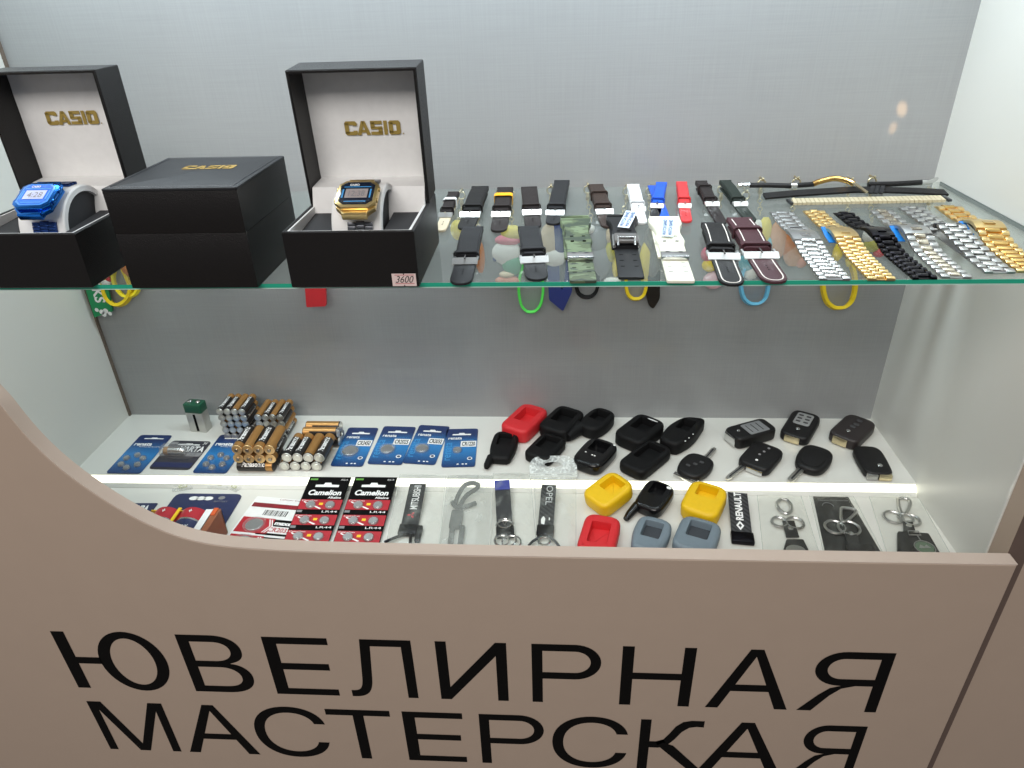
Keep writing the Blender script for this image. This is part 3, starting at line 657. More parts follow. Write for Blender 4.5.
# resin straps: wide lug end, waist, broad metal keeper and square tail
def resin(label, top, tip, w_top, w_tip, mt, tab, tag_print=None, metal='plate', slots=True):
    loc, rz, L = place(top, tip, .006, .002); Wt = pxw(*top, w_top); Wb = pxw(*tip, w_tip)
    t = thing('watch_strap', label, 'watch strap', loc, rz, 'resin watch straps on the glass shelf')
    hb, ht = Wb/2, Wt/2; yk = L*tab
    m = MB(); m.slab(rounded([(-hb, 0), (hb, 0), (hb, yk), (-hb, yk)], [.002, .002, .0002, .0002], 3), .0003, .0028, .0007, mt); tail = m.build('tail', t)
    if slots:
        m = MB()
        for i in range(3):
            for s in (-1, 1): m.box(s*hb*.55-hb*.16, s*hb*.55+hb*.16, yk*(.35+.2*i)-.0005, yk*(.35+.2*i)+.0005, .0027, .00295, BLACKP if mt is not CREAMRES else GREYP)
        m.build('slot', tail)
    # upper half: broad at the lug, scalloped waist, a step where it meets the case
    st = [(yk-.002, hb*1.02, .0036), (yk+(L-yk)*.25, hb*1.03, .0042), (yk+(L-yk)*.36, hb*1.2, .0046), (yk+(L-yk)*.55, hb*1.0, .0054), (yk+(L-yk)*.72, hb*1.12, .006), (yk+(L-yk)*.84, ht, .0066), (L, ht, .0062)]
    loops = [[(-h, y, .0024), (-h, y, z), (-h*.93, y, z+.0012), (h*.93, y, z+.0012), (h, y, z), (h, y, .0024)] for y, h, z in st]
    m = MB(); m.loft(loops, mt); band = m.build('band', t)
    m = MB(); m.box(-ht*.95, ht*.95, L-.0035, L+.0004, .0010, .0086, mt, .0008); m.build('lug_end', band)
    m = MB()
    for i in range(2):
        for s in (-1, 1): m.box(s*hb*.5-hb*.14, s*hb*.5+hb*.14, yk+(L-yk)*(.32+.13*i)-.0005, yk+(L-yk)*(.32+.13*i)+.0005, .0058, .0066, BLACKP if mt is not CREAMRES else GREYP)
    if slots: m.build('slot', band)
    # underside half peeking out at the left
    m = MB(); m.slab([(-hb*1.22, yk+.001), (hb*.6, yk+.001), (hb*.6, L*.9), (-hb*1.22, L*.86)], .0004, .0024, .0006, mt); m.build('lower_half', t)
    if metal == 'plate':
        m = MB(); m.slab(rounded([(-hb*1.04, yk-.009), (hb*1.04, yk-.009), (hb*1.04, yk+.0025), (-hb*1.04, yk+.0025)], .0006, 2), .0030, .0066, .0005, CHROME); bk = m.build('buckle', t, label='broad chrome keeper plate')
        m = MB()
        for s in (-1, 1): m.box(s*hb*.5-.0016, s*hb*.5+.0016, yk+.0002, yk+.0022, .0065, .0069, DSTEEL, .0003)
        m.build('rivet', bk)
    else:
        m = MB(); m.slab(rounded([(-hb*.98, yk-.001), (hb*.98, yk-.001), (hb*.98, yk+.019), (-hb*.98, yk+.019)], .0012, 3), .0070, .0098, .0008, mat('plate_grey', (112, 110, 108), .35, .3)); bk = m.build('buckle', t, label='large dark steel buckle plate')
        for s in (-1, 1): m = MB(); m.tube([(s*hb*1.04, yk+.018, .0075), (s*hb*1.04, yk-.004, .0055)], .0014, CHROME, 8); m.build('side_bar', bk)
        m = MB(); m.tube([(-hb*.7, yk-.004, .0062), (-hb*.7, yk+.003, .0110), (hb*.7, yk+.003, .0110), (hb*.7, yk-.004, .0062)], .0011, CHROME, 8); m.build('pin', bk, label='chrome double pin')
    if tag_print:
        x0, y0, rr = tag_print
        m = MB(); m.T = Matrix.Translation((x0, y0*L, .0125 if metal != 'plate' else .0115)) @ Matrix.Rotation(rr, 4, 'Z') @ Matrix.Rotation(.30, 4, 'X')
        m.slab(rrect(.0105, .026, .0005, 0, 0, 2), 0, .0002, 0, mat('tag_paper', (214, 226, 236), .5))
        for s in (-.0026, .0022): m.text('WATCH BAND', s-.0017, s+.0017, -.0115, .0115, mat('tag_ink', (62, 96, 140), .5), .0003, bold=.05, rot=90)
        m.build('paper_tag', t, label='pale blue printed paper tag')
    return t
resin('green camouflage resin strap with a broad chrome keeper', (575, 218), (583.2, 281.5), 29, 27, camo(), .34)
resin('black resin strap with a dark steel buckle and a blue paper tag', (621.5, 217), (631.5, 278), 30, 26, BLKRES, .46, (.0035, .80, -.35), 'big')
resin('cream-white resin strap with a blue paper tag', (664, 219), (681, 281.5), 31, 28, CREAMRES, .36, (-.0010, .70, -.12))

# ---------------------------------------------------------------- cord bracelets lying along the back edge
t = thing('cord_bracelet', 'thin black cord bracelet with a curved gold bar, at the back of the glass', 'bracelet', (0, 0, ZG), 0)
def gp(u, v, h): p = atz(u, v, ZG+h); return (p.x, p.y, h)
def gpath(l): return [gp(*q) for q in l]
m = MB(); m.tube(gpath([(748, 185.3, .003), (770, 185.2, .003), (790, 186, .003), (814, 184.2, .003)]), .0026, BLACKPL, 10); m.build('cord', t)
m = MB(); m.tube(gpath([(868, 184.5, .0045), (895, 184, .0045), (921, 182.5, .0045)]), .0027, BLACKPL, 10); m.build('cord', t)
m = MB(); m.tube(gpath([(738, 185.6, .003), (749, 185.3, .003)]), .0029, CHROME, 10); m.build('end_cap', t)
m = MB(); m.tube(gpath([(790, 186, .003), (796, 185.6, .003)]), .0034, CHROME, 10); m.build('ring', t)
m = MB(); m.tube(spline(gpath([(813, 184.2, .003), (820, 181.5, .0055), (834, 178.5, .008), (846, 180.5, .0065), (854, 184, .004)]), 4), .003, mat('warm_gold', (196, 158, 96), .2, 1), 10); m.build('curved_bar', t, label='curved gold tube')
m = MB(); m.ribbon(gpath([(853, 182.5, .0075), (860, 187.5, .0085), (867, 192.5, .0072)]), (1, .8, 0), .0045, .0012, PGOLD); m.build('hook_clasp', t, label='pale gold hook plate')
m = MB(); m.tube(gpath([(921, 182.5, .0045), (930, 182, .0045), (937, 178.5, .005)]), [.0030, .0026, .0016], CHROME, 10); m.build('end_clasp', t, label='chrome end clasp')
t = thing('leather_bracelet', 'flat black leather bracelet with a sliding knot, at the back of the glass', 'bracelet', (0, 0, ZG), 0)
m = MB(); m.ribbon(gpath([(764, 196.3, .0018), (795, 193.5, .0018), (852, 189.8, .0018), (878, 189.8, .0018), (915, 191, .0018), (946, 192.6, .0018)]), (0, 1, .15), .0125, .002, LEATHER); m.build('strap', t)
for q in (872, 877, 882):
    m = MB(); m.ribbon(gpath([(q-1, 193.6, .001), (q-1, 192.2, .005), (q, 189, .0062), (q+1, 186.5, .005), (q+1, 186, .001)]), (1, 0, 0), .0042, .0016, LEATHER2); m.build('knot_turn', t)
# ---------------------------------------------------------------- metal bracelets
MG = 'metal link watch bracelets on the glass shelf'
def links(mb, path_f, s0, s1, W, n, mts, mid=.36, dome=.0018):
    """rows of three links, the middle one half a pitch along"""
    for i in range(n):
        for (a, b, off, mt) in ((-.5, -mid/2, 0, mts[0]), (-mid/2, mid/2, .5, mts[1]), (mid/2, .5, 0, mts[0])):
            q0 = s0+(s1-s0)*(i+off*.9)/n; q1 = s0+(s1-s0)*(i+off*.9+.74)/n
            if q1 > s1+1e-6 and off: q1 = min(q1, s1)
            p0, p1 = path_f(q0), path_f(q1); xa, xb = a*W+.0002, b*W-.0002; L = []
            for k in range(5):
                u = k/4; y = p0[0]+(p1[0]-p0[0])*u; z = p0[1]+(p1[1]-p0[1])*u; c = dome*math.sin(PI*(.12+.76*u)); bot = z-.0009
                L.append([(xa, y, bot), (xb, y, bot), (xb, y, z+c*.85), (xb-.0004, y, z+c), (xa+.0004, y, z+c), (xa, y, z+c*.85)])
            mb.loft(L, mt)
def bracelet(label, top, tip, w_top, w_tip, mts, n=11, hump=.0085, film=None, gap=False, style=.36):
    a = atz(*top, ZG+.003); b = atz(*tip, ZG+.002); rz, L = axis_frame(b, a); W = (pxw(*top, w_top)+pxw(*tip, w_tip))/2
    t = thing('metal_bracelet', label, 'watch bracelet', (b.x, b.y, ZG), rz, MG)
    m = MB(); m.ribbon([(0, L*k/12, (.0007+hump*math.exp(-((k/12-.52)/.13)**2)*.96) if not gap else .0006) for k in range(13) if not (gap and k > 12)], (1, 0, 0), W*.94, .0005, BLKMET if mts[0] is BLKMET else mts[0]); m.build('link_pins', t, label='dark gaps and pins between the links')
    def pf(s):   # s in 0..1 from tip to top
        z = .0011+hump*math.exp(-((s-.52)/.13)**2)
        return (s*L, z)
    if gap:
        pf2 = lambda s: (s*L, .0011+.0085*max(0, min(1, (s-.12)/.4)))
        m = MB(); links(m, pf2, 0, .53, W, n, mts, style); m.build('link_band', t, .5)
        pf3 = lambda s: (s*L, .0011+.003*max(0, (1-s)))
        m = MB(); links(m, pf3, .56, 1, W, 6, mts, style); m.build('link_band', t, .5)
        m = MB(); m.box(-W/2, W/2, L*.525, L*.545, .006, .0100, DSTEEL, .0005); m.build('clasp', t, label='dark open end of the folding clasp')
        return t
    m = MB(); links(m, pf, 0, .46, W, n, mts, style); m.build('link_band', t, .5)
    m = MB(); links(m, pf, .60, 1, W*.94, max(5, int(n*.6)), mts, style); m.build('link_band', t, .5)
    m = MB(); LL = []
    for k in range(9):
        s = .455+.15*k/8; y, z = pf(s); LL.append([(-W*.5, y, z-.0016), (W*.5, y, z-.0016), (W*.5, y, z+.0009), (W*.46, y, z+.0014), (-W*.46, y, z+.0014), (-W*.5, y, z+.0009)])
    m.loft(LL, mts[0]); c = m.build('clasp', t, label='folding clasp')
    m = MB(); y, z = pf(.5); m.box(-W*.18, W*.18, y-.003, y+.003, z+.0008, z+.0019, mts[1], .0004); m.build('clasp_tab', c)
    # folded leaf beneath the clasp
    m = MB(); m.ribbon([(0, L*.40, .0012), (0, L*.5, .0022), (0, L*.6, .0034), (0, L*.68, .0036)], (1, 0, 0), W*.45, .0008, DSTEEL); m.build('folding_leaf', t)
    if film:
        m = MB(); m.ribbon([(-W*.5, L*.47, .0012), (-W*.53, L*.53, .0030), (-W*.53, L*.58, .0052), (-W*.50, L*.62, .0062)], (1, 0, 0), .0055, .0006, film); m.build('protective_film', t, label='blue protective film')
    return t
FILM = mat('blue_film', (28, 120, 200), .25)
bracelet('plain silver link bracelet, leftmost of the metal ones', (781, 210), (835, 278.3), 25, 30, (STEEL, CHROME), 10, .0045, style=.5)
bracelet('gold link bracelet of small blocks, left of the black one', (813, 208.5), (882, 278.5), 22, 27, (GOLD, GOLD), 12, .0065, FILM, style=.34)
bracelet('black metal link bracelet', (842.5, 210.5), (925.5, 277.5), 20, 24.5, (BLKMET, BLKMET), 10, .0085, style=.5)
bracelet('two-tone silver link bracelet right of the black one', (880, 208), (957, 276.5), 24, 29.5, (STEEL, mat('champagne_metal', (214, 204, 186), .22, 1)), 9, .0085, FILM, style=.4)
bracelet('silver link bracelet with an open folding clasp', (909, 205), (1000.5, 271.5), 24, 31, (STEEL, CHROME), 9, gap=True, style=.42)
bracelet('gold link bracelet at the right wall', (947, 204), (1034.5, 271), 27, 32, (GOLD, mat('rich_gold', (226, 188, 116), .26, 1)), 9, .0095, FILM, style=.5)
# flat expanding mesh bracelet lying crosswise
t = thing('metal_bracelet', 'pale gold woven bracelet lying crosswise behind the link bracelets', 'watch bracelet', (0, 0, ZG), 0, MG)
a = atz(791, 203.5, ZG); b = atz(942, 200.5, ZG); m = MB(); n = 34
for i in range(n):
    p = a+(b-a)*(i/n); q = a+(b-a)*((i+.85)/n); w = .0085; s = .0022
    m.loft([[(p.x+s*k/3+dx, p.y+w*(k/3-.5)*1.9, .0004) for k in (0, 3)]+[(p.x+s*k/3+dx, p.y+w*(k/3-.5)*1.9, .0030) for k in (3, 0)] for dx in (0, (q-p).x)], mat('woven_champagne', (226, 214, 182), .4, .45))
m.build('woven_links', t)
m = MB(); m.box(a.x-.0035, a.x-.0002, a.y-.008, a.y+.006, .0006, .0032, DSTEEL, .0006); m.build('end_piece', t)
m = MB(); m.box(b.x+.002, b.x+.0055, b.y-.0075, b.y+.0075, .0006, .0032, DSTEEL, .0006); m.build('end_piece', t)
# ================================================================ keychains hanging on the back panel, seen through the glass
KY = -.0095
KG = 'rubber keychains hanging behind the glass shelf'
RUB = lambda n, c: mat('rubber_'+n, c, .5)
PY, PINK, PWHITE, TEAL, SAGE, BEIGE, CORAL = RUB('yellow', (226, 206, 92)), RUB('pink', (214, 110, 128)), RUB('white', (224, 222, 216)), RUB('teal', (110, 176, 190)), RUB('green', (96, 160, 128)), RUB('beige', (206, 186, 158)), RUB('coral', (206, 140, 118))
NAVYR, GREYR, TAN, ORNG, OLIVE, LBLUE, NEON, KYEL, KRED, KGREEN = RUB('navy', (36, 50, 116)), RUB('grey', (132, 134, 136)), RUB('tan', (204, 152, 118)), RUB('orange', (204, 120, 52)), RUB('olive', (186, 178, 62)), RUB('sky', (108, 190, 226)), RUB('neon', (84, 222, 84)), RUB('lemon', (238, 206, 26)), RUB('red', (210, 44, 52)), RUB('emerald', (20, 140, 84))
def kc(label, hook, chain_to, blobs, loop=None, polys=(), hooked=True):
    h = aty(hook[0], hook[1], KY); t = thing('keychain', label, 'keychain', tuple(h), 0, KG)
    P = lambda u, v, dy=0: aty(u, v, KY+dy)-h
    s = (aty(401, 250, KY)-aty(400, 250, KY)).length
    if 1:
        m = MB(); m.ring((0, 0, -.004), .0042, .0009, PGOLD, 16, Matrix.Rotation(PI/2, 3, 'X')); m.blob((0, 0, -.0125), (.0024, .0018, .0048), PGOLD, 10, 6); m.build('hanging_clasp', t, label='gold clasp')
    if hooked:
        e = P(*chain_to); m = MB(); n = max(3, int((e.z+.017)/-.0042))
        for i in range(n):
            q = Vector((0, 0, -.016)).lerp(e, (i+.5)/n); R = Matrix.Rotation(PI/2, 3, 'X') if i % 2 else Matrix.Rotation(PI/2, 3, 'Y')
            m.ring(q, .0024, .0006, PGOLD, 10, R, 5)
        c = m.build('chain', t, label='small gold chain')
        m = MB(); m.tube([(0, -KY-.0002, .0006), (0, -.003, .0006), (0, -.0045, .003)], .0011, PGOLD, 8)
        k = m.build('wall_hook'); k.location = h; tag(k, 'small gold hook on the back panel behind the glass', 'hook', 'gold hooks on the back panel')
    if blobs:
        m = MB()
        for u, v, a, b, mt in blobs:
            p = P(u, v); m.blob((p.x, p.y-.0002*len(m.f)/91, p.z), (a*s, min(.0052, a*s*.8), b*s*1.15), mt)
        m.build('figure', t)
    for k, (pts, mt, th) in enumerate(polys):
        m = MB(); q = [P(*p) for p in pts]; m.loft([[(p.x, -th, p.z) for p in q], [(p.x, th, p.z) for p in q]], mt); m.build('rubber_charm' if not blobs else 'strap_end', t)
    if loop:
        pts, mt, w, th = loop
        m = MB(); q = spline([P(*p) for p in pts], 6); m.ribbon([(p.x, p.y, p.z) for p in q], (0, 1, -.6), w, th, mt); m.build('wrist_loop', t)
    return t
LP = lambda x0, x1, y0, yb: [(x0+(x1-x0)*a, y0+(yb-y0)*b) for a, b in ((.2, 0), (.02, .35), (.0, .62), (.1, .86), (.3, .98), (.5, 1.0), (.7, .975), (.9, .85), (1, .6), (.97, .35), (.8, 0))]
kc('yellow rubber charm peeking out beside the small pale-tailed strap', (461, 192), (459, 222), [(458, 230, 7.5, 9, PY)])
kc('orange drop-shaped charm behind the leftmost front-row strap', (476, 190), (479, 240), [(480, 257, 5, 15, ORNG)])
kc('pastel bird charm with pink brim and neon green wrist loop', (511, 191), (512, 225), [(512, 233, 11, 7, PY), (508, 240, 13, 5, PINK), (507, 253, 15, 11, PWHITE), (513, 264, 11, 10, SAGE), (495, 259, 2.2, 2.2, NAVYR), (521, 246, 1.2, 1.4, BLACKP), (507, 274, 8, 3.2, BEIGE), (508, 280, 13, 4.5, CORAL)], (LP(519, 543, 262, 312), NEON, .008, .003))
kc('blue and cream spotted charm with a broad navy wrist strap', (551, 187), (552, 225), [(550, 240, 10, 15, BEIGE), (559, 238, 7.5, 17, NAVYR), (554, 257, 12, 9, PWHITE), (546, 233, 1.8, 2, OLIVE), (552, 243, 1.6, 1.8, BROWNL), (543, 238, 1.6, 1.8, BROWNL)], None, [(rounded([(547, 258), (559, 258), (560, 286), (562, 290), (564, 286), (566, 258), (572, 258), (572, 291), (563, 310.5), (549, 299)], 2, 2), NAVYR, .0028)])
kc('tall grey charm with a black wrist loop behind the camouflage strap', (588, 186), (592, 222), [(598, 240, 10, 12, GREYR), (600, 262, 11, 16, GREYR), (590, 229, 5, 4, PWHITE), (603, 267, 2.5, 3, PWHITE)], (LP(576, 598, 264, 297), SILBLK, .009, .004))
kc('olive and cream charm with a yellow wrist loop under the black resin strap', (627, 188), (618, 226), [(611, 236, 6, 7, BEIGE), (611, 250, 6, 11, OLIVE), (616, 266, 4, 10, PY), (612, 281, 9, 4, PWHITE), (645, 262, 6, 19, PY)], (LP(626, 646, 266, 299), KYEL, .008, .0035))
kc('grey glitter charm with a black sparkling strap', (650, 188), (652, 222), [(651, 240, 7, 14, clear('glitter_gel', (150, 148, 146), .6, .1)), (653, 262, 8, 16, clear('glitter_gel', (150, 148, 146), .6, .1))], None, [(rounded([(643, 268), (660, 268), (659.5, 298), (653, 308.5), (648, 304), (644, 286)], 3, 3), mat('black_glitter', (46, 42, 38), .25, .4, vary=.95, scale=1400), .003)])
kc('pink and yellow charm left of the black stitched strap', (722, 186), (714, 240), [(709, 254, 8, 7, PINK), (710, 265, 8, 6, KYEL), (714, 280, 11, 8, RUB('rose', (222, 178, 186)))])
kc('teal charm with a light blue wrist loop', (746, 192), (748, 235), [(748, 262, 9, 9, TEAL), (751, 273, 7, 6, PWHITE)], (LP(741, 768, 262, 304), LBLUE, .009, .0032))
kc('pale yellow and white charm above the maroon strap', (762, 180), (760, 215), [(764, 232, 7, 13, PY), (757, 229, 6, 8, PWHITE), (768, 246, 5, 9, TEAL)])
kc('tan fox-shaped charm left of the silver link bracelet', (797, 179), (792, 215), [(778, 240, 10, 18, TAN), (792, 240, 10, 16, ORNG), (795, 252, 11, 13, TAN), (801, 261, 6, 6, CORAL), (790, 254, 1.3, 1.5, BLACKP)])
kc('yellow open wrist loop at the right, below the gold bracelet', (851, 180), (847, 240), [(838, 252, 5, 8, KYEL), (850, 258, 4, 8, PY)], (LP(823, 855, 256, 308), KYEL, .008, .0038))
kc('white, olive and red fruit charm between the gold and black bracelets', (873, 178), (872, 222), [(871, 235, 8, 7, PWHITE), (873, 244, 9, 7, OLIVE), (879, 252, 6, 4.5, KRED)])
kc('flat grey-green disc charm under the silver bracelets', (932, 190), (940, 228), [(943, 243, 8, 10, RUB('moss', (150, 150, 128)))])
# behind the boxes on the left only the lower ends show
t = kc('emerald green strap with white capital letters, under the left box', (100, 240), None, None, None, [([(78, 262), (103, 262), (113, 311), (95, 317)], KGREEN, .0016)], False)
h = Vector(t.location); m = MB(); a, b, c, d = [aty(*q, KY-.0017)-h for q in ((79, 264), (100, 264), (112, 311), (95, 317))]
M4 = Matrix(((d.x-a.x, b.x-a.x, 0, a.x), (0, 0, -1, -.0017), (d.z-a.z, b.z-a.z, 0, a.z), (0, 0, 0, 1)))
m.T = M4; m.text('STARBUCKS', -.62, .72, .24, .76, WHITEP, .0002, bold=.03)
for x, y, r in ((.86, .2, .07), (.90, .42, .09), (.88, .62, .09), (.93, .8, .07), (.95, .5, .08)): m.sheet(ellipse(r*.55, r*1.4, x, y, 12), .0003, WHITEP)
m.build('print', t.children[0], label='white lettering and wavy emblem')
kc('yellow double wrist loop with an orange charm, between the left and middle boxes', (124, 236), None, [(128, 268, 8, 8, ORNG)], ([(112, 270), (104, 284), (107, 298), (116, 305), (126, 301), (131, 288), (124, 270)], KYEL, .008, .004), [], False)
t = kc('lemon yellow thin wrist loop over the green strap end', (130, 244), None, None, ([(122, 262), (114, 272), (115, 285), (124, 296), (135, 294), (138, 284), (130, 268)], RUB('bright_yellow', (246, 226, 40)), .006, .0034), [], False)
kc('red and white round charm behind the green strap', (106, 256), None, [(106, 282, 5.5, 5, PWHITE), (108, 279, 3.5, 3.5, KRED)], None, [], False)
kc('red rubber charm below the glass under the gold watch box', (316, 262), None, None, None, [(rounded([(304, 268), (325, 268), (326.5, 305.5), (307, 306.5)], 1.5, 2), KRED, .0025)], False)
# ================================================================ batteries
RA, LA = .00655, .0455       # AA
RB, LB = .00470, .0400       # AAA
def cell(name, label, group, R, L, end_gold, word):
    """lies along +Y with its visible end at y=0"""
    t = thing(name, label, 'battery', (0, 0, 0), 0, group)
    m = MB(); n = 24
    prof = [(R*.55, .0002), (R*.93, .0003), (R, .0011), (R, L*.985), (R*.92, L)]
    L_ = [[(r*cos(2*PI*k/n), y, r*sin(2*PI*k/n)) for k in range(n)] for r, y in prof]
    cm = CELLGOLD2 if end_gold else mat('battery_silver', (205, 203, 196), .28, .85)
    m.loft([l[::-1] for l in L_[:3]], cm, True, False); m.loft([l[::-1] for l in L_[2:]], CELLBLK, False, True)
    # copper half of the wrapper
    a0, a1 = PI+.35, 2*PI-.35
    m.loft([[(R*1.012*cos(a0+(a1-a0)*k/12), y, R*1.012*sin(a0+(a1-a0)*k/12)) for k in range(13)][::-1] for y in (L*.06, L*.98)], CELLGOLD, False, False, False)
    m.loft([[(R*1.008*cos(2*PI*k/n), y, R*1.008*sin(2*PI*k/n)) for k in range(n)][::-1] for y in ((L*.80, L*.98) if not end_gold else (L*.04, L*.2))], CELLGOLD, False, False)
    vs, fs = glyphs(word, .03); o = []
    for x, y in vs:
        a = PI/2-(y-.5)*1.0; o.append((R*1.016*cos(a)*-1, L*(.16+.62*x) if not end_gold else L*(.26+.62*x), R*1.016*sin(a)))
    m.add(o, fs, WHITEP); m.build('casing', t, .9)
    m = MB()
    if end_gold: m.lathe([(R*.32, -.0016), (R*.36, -.0010), (R*.36, .0004)], mat('nub_steel', (170, 162, 148), .3, 1), 14, 'y')
    else: m.lathe([(R*.58, -.0003), (R*.62, .0003)], mat('end_steel', (228, 226, 216), .3, .9), 16, 'y')
    m.build('terminal', t, label='metal end contact'); return t
def placed(proto, used, label, M):
    if not used: proto.matrix_world = M; proto['label'] = label; return proto
    return dup(proto, label=label, M=M)
def T_(p, rz=0, roll=0): return Matrix.Translation(p) @ Matrix.Rotation(rz, 4, 'Z') @ Matrix.Rotation(roll, 4, 'Y')
aag = 'AA batteries stacked with gold ends forward'; aas = 'AA batteries stacked with silver ends forward'; aab = 'thin AAA batteries in the tall back-left stack'; aam = 'thin AAA batteries in the stack behind'; aax = 'AA batteries lying crosswise under and behind stacks'
W_ = 'Panasonic'
pg = cell('battery', '', aag, RA, LA, True, W_); pn = cell('battery', '', aas, RA, LA, False, W_); pa = cell('battery', '', aab, RB, LB, False, W_)
pg.name = 'aa_battery'; pn.name = 'aa_battery'; pa.name = 'aaa_battery'
# front stack: one crosswise layer, two rows of four on it
q = atz(254, 473.2, ZU); y0 = q.y+RA; x0 = atz(234, 471, ZU+RA).x
R = PI/2
for i, dy in enumerate((0, .0135, .027)):
    M = Matrix.Translation((x0+.0005, y0+dy, ZU+RA)) @ Matrix.Rotation(-PI/2, 4, 'Z') @ Matrix.Rotation(.7, 4, 'Y')
    o = placed(pn, i, 'AA battery lying crosswise under the front gold-ended stack' if i else 'AA battery lying crosswise at the very front, its white lettering showing', M); o['group'] = aax
fx = atz(234.2, 459.5, ZU+3*RA).x; used = False
for r_ in range(2):
    for c_ in range(4):
        roll = (0.1, PI-.2, .15, PI+.1)[c_] if r_ else random.uniform(0, 6)
        M = T_((x0+RA*.9+c_*2.02*RA+(.0006 if r_ else -.0006), y0-RA*.7, ZU+2*RA+RA+r_*2*RA*.985), 0.02, roll)
        placed(pg, used, 'AA battery with gold end forward in the stack resting on a crosswise battery', M); used = True
# right stack of eight with silver ends
bx = atz(284, 466.5, ZU+RA); used = False
for r_ in range(2):
    for c_ in range(4):
        roll = (.1, -.1, PI, .1)[c_] if r_ else random.uniform(0, 6)
        o = placed(pn, True, 'AA battery with silver end forward in the right-hand stack of eight', T_((bx.x+c_*2.02*RA+(RA*.75 if r_ else 0), bx.y+(.0012 if r_ else 0), ZU+RA+r_*RA*1.8), -.03, roll)); o['group'] = aas
for i, (dy, k) in enumerate(((.010, 0), (.0235, 0), (.010, 1), (.0235, 1))):
    o = placed(pn, True, 'gold-topped AA battery lying crosswise behind the right-hand stack', Matrix.Translation((bx.x+LA+.009, bx.y+LA+dy, ZU+RA+k*2*RA)) @ Matrix.Rotation(PI/2, 4, 'Z') @ Matrix.Rotation(PI+.4, 4, 'Y')); o['group'] = aax
# tall back-left stack, five rows of four
zt = ZU+9*RB*.985; a = atz(219.4, 412.3, zt); used = False
for r_ in range(5):
    for c_ in range(4):
        roll = (0, .2, PI, 0)[c_] if r_ == 4 else random.uniform(0, 6)
        placed(pa, used, 'thin AAA battery in the tall stack beside the nine-volt battery', T_((a.x+c_*2.05*RB+(4-r_)*.0004, a.y, ZU+RB+r_*2*RB*.985), 0, roll)); used = True
zt = ZU+7*RB*.985; a = atz(257.6, 418.1, zt)
for r_ in range(4):
    for c_ in range(4):
        if r_ < 2 and c_ in (1, 2): continue
        roll = (PI, .1, PI-.2, 0)[c_] if r_ == 3 else random.uniform(0, 6)
        o = placed(pa, True, 'thin AAA battery in the stack behind the gold-ended batteries', T_((a.x+c_*2.05*RB, a.y, ZU+RB+r_*2*RB*.985), 0, roll)); o['group'] = aam
# nine-volt block
a = atz(188.5, 431.5, ZU); b = atz(210, 433, ZU)
w9 = .0242; d9 = .0155; h9 = .0420
t = thing('nine_volt_battery', 'nine-volt block battery with a green top, standing at the back left', 'battery', ((a.x+b.x)/2, (a.y+b.y)/2+d9/2, ZU), -.12)
m = MB(); m.slab(rrect(w9, d9, .002), 0, h9*.70, .0006, mat('satin_silver', (196, 196, 192), .4, .7)); m.build('lower_body', t, label='shiny silver body')
m = MB(); m.slab(rrect(w9*1.01, d9*1.02, .002), h9*.70, h9, .0008, mat('dark_green_wrap', (30, 84, 62), .3)); m.build('upper_body', t, label='dark green top')
m = MB(); m.box(-.0012, .0022, -d9/2-.0003, -d9/2+.001, .002, h9*.66, BLACKP); m.build('printed_stripe', t)
for sx, r in ((-.0062, .0036), (.0062, .0030)): m = MB(); m.T = Matrix.Translation((sx, 0, h9)); m.lathe([(r, -.0002), (r, .0016), (r*.8, .0024), (r*.5, .0024)], CHROME, 12); m.build('snap_terminal', t)

# ================================================================ blister cards
def card(name, label, BL, BR, TL, zs=(ZU, ZU, ZU), r=.002, face=None, hole=(.5, .9, .34, .028), cat='battery card', group=None, th=.0007):
    """a flat card from three corner points; local x across, y up the card, z off its face. returns thing, MB transform, w, h"""
    a, b, c = atz(*BL, zs[0]+.001), atz(*BR, zs[1]+.001), atz(*TL, zs[2]+.001)
    ux = (b-a); w = ux.length; ux.normalize(); v = c-a; uz = ux.cross(v).normalized(); uy = uz.cross(ux); h = v.dot(uy)
    M = Matrix(((ux.x, uy.x, uz.x, a.x), (ux.y, uy.y, uz.y, a.y), (ux.z, uy.z, uz.z, a.z-.0004), (0, 0, 0, 1)))
    t = thing(name, label, cat, group=group, M=M)
    m = MB(); o = rounded([(0, 0), (w, 0), (w, h), (0, h)], r, 3); m.slab(o, 0, th, 0, face or CARDW); bk = m.build('backing_card', t)
    if hole:
        hx, hy, hw, hh = hole
        m = MB(); cx, cy, a_, b_ = hx*w, hy*h, hw*w/2, hh*h/2
        m.sheet([(cx-a_, cy-b_), (cx+a_, cy-b_), (cx+a_, cy+b_*.4), (cx+a_*.35, cy+b_*.6), (cx+a_*.25, cy+b_*1.8), (cx-a_*.25, cy+b_*1.8), (cx-a_*.35, cy+b_*.6), (cx-a_, cy+b_*.4)], th+.00012, WHITEP); m.build('hang_slot', bk)
    return t, w, h
def rect(m, w, h, x0, x1, y0, y1, z, mt): m.add([(x0*w, y0*h, z), (x1*w, y0*h, z), (x1*w, y1*h, z), (x0*w, y1*h, z)], [(0, 1, 2, 3)], mt)
def coin(t, cx, cy, r, th=.002, name='coin_cell', z=.0008):
    m = MB(); m.T = Matrix.Translation((cx, cy, z)); m.lathe([(r*.97, 0), (r, .0003), (r, th*.6), (r*.93, th*.7), (r*.90, th), (r*.2, th)], STEEL, 22); return m.build(name, t)
def blister(t, cx, cy, w, h, z=.0008, H=.003, r=.003):
    m = MB(); o = rrect(w, h, min(r, w*.45, h*.45), cx, cy); m.loft([[(x, y, z) for x, y in o], [(x, y, z+H*.8) for x, y in inset_poly(o, .0006)], [(x, y, z+H) for x, y in inset_poly(o, .0014)]], BLISTER, False, True); return m.build('blister', t, label='clear plastic bubble')
BLUEC = bluecard()
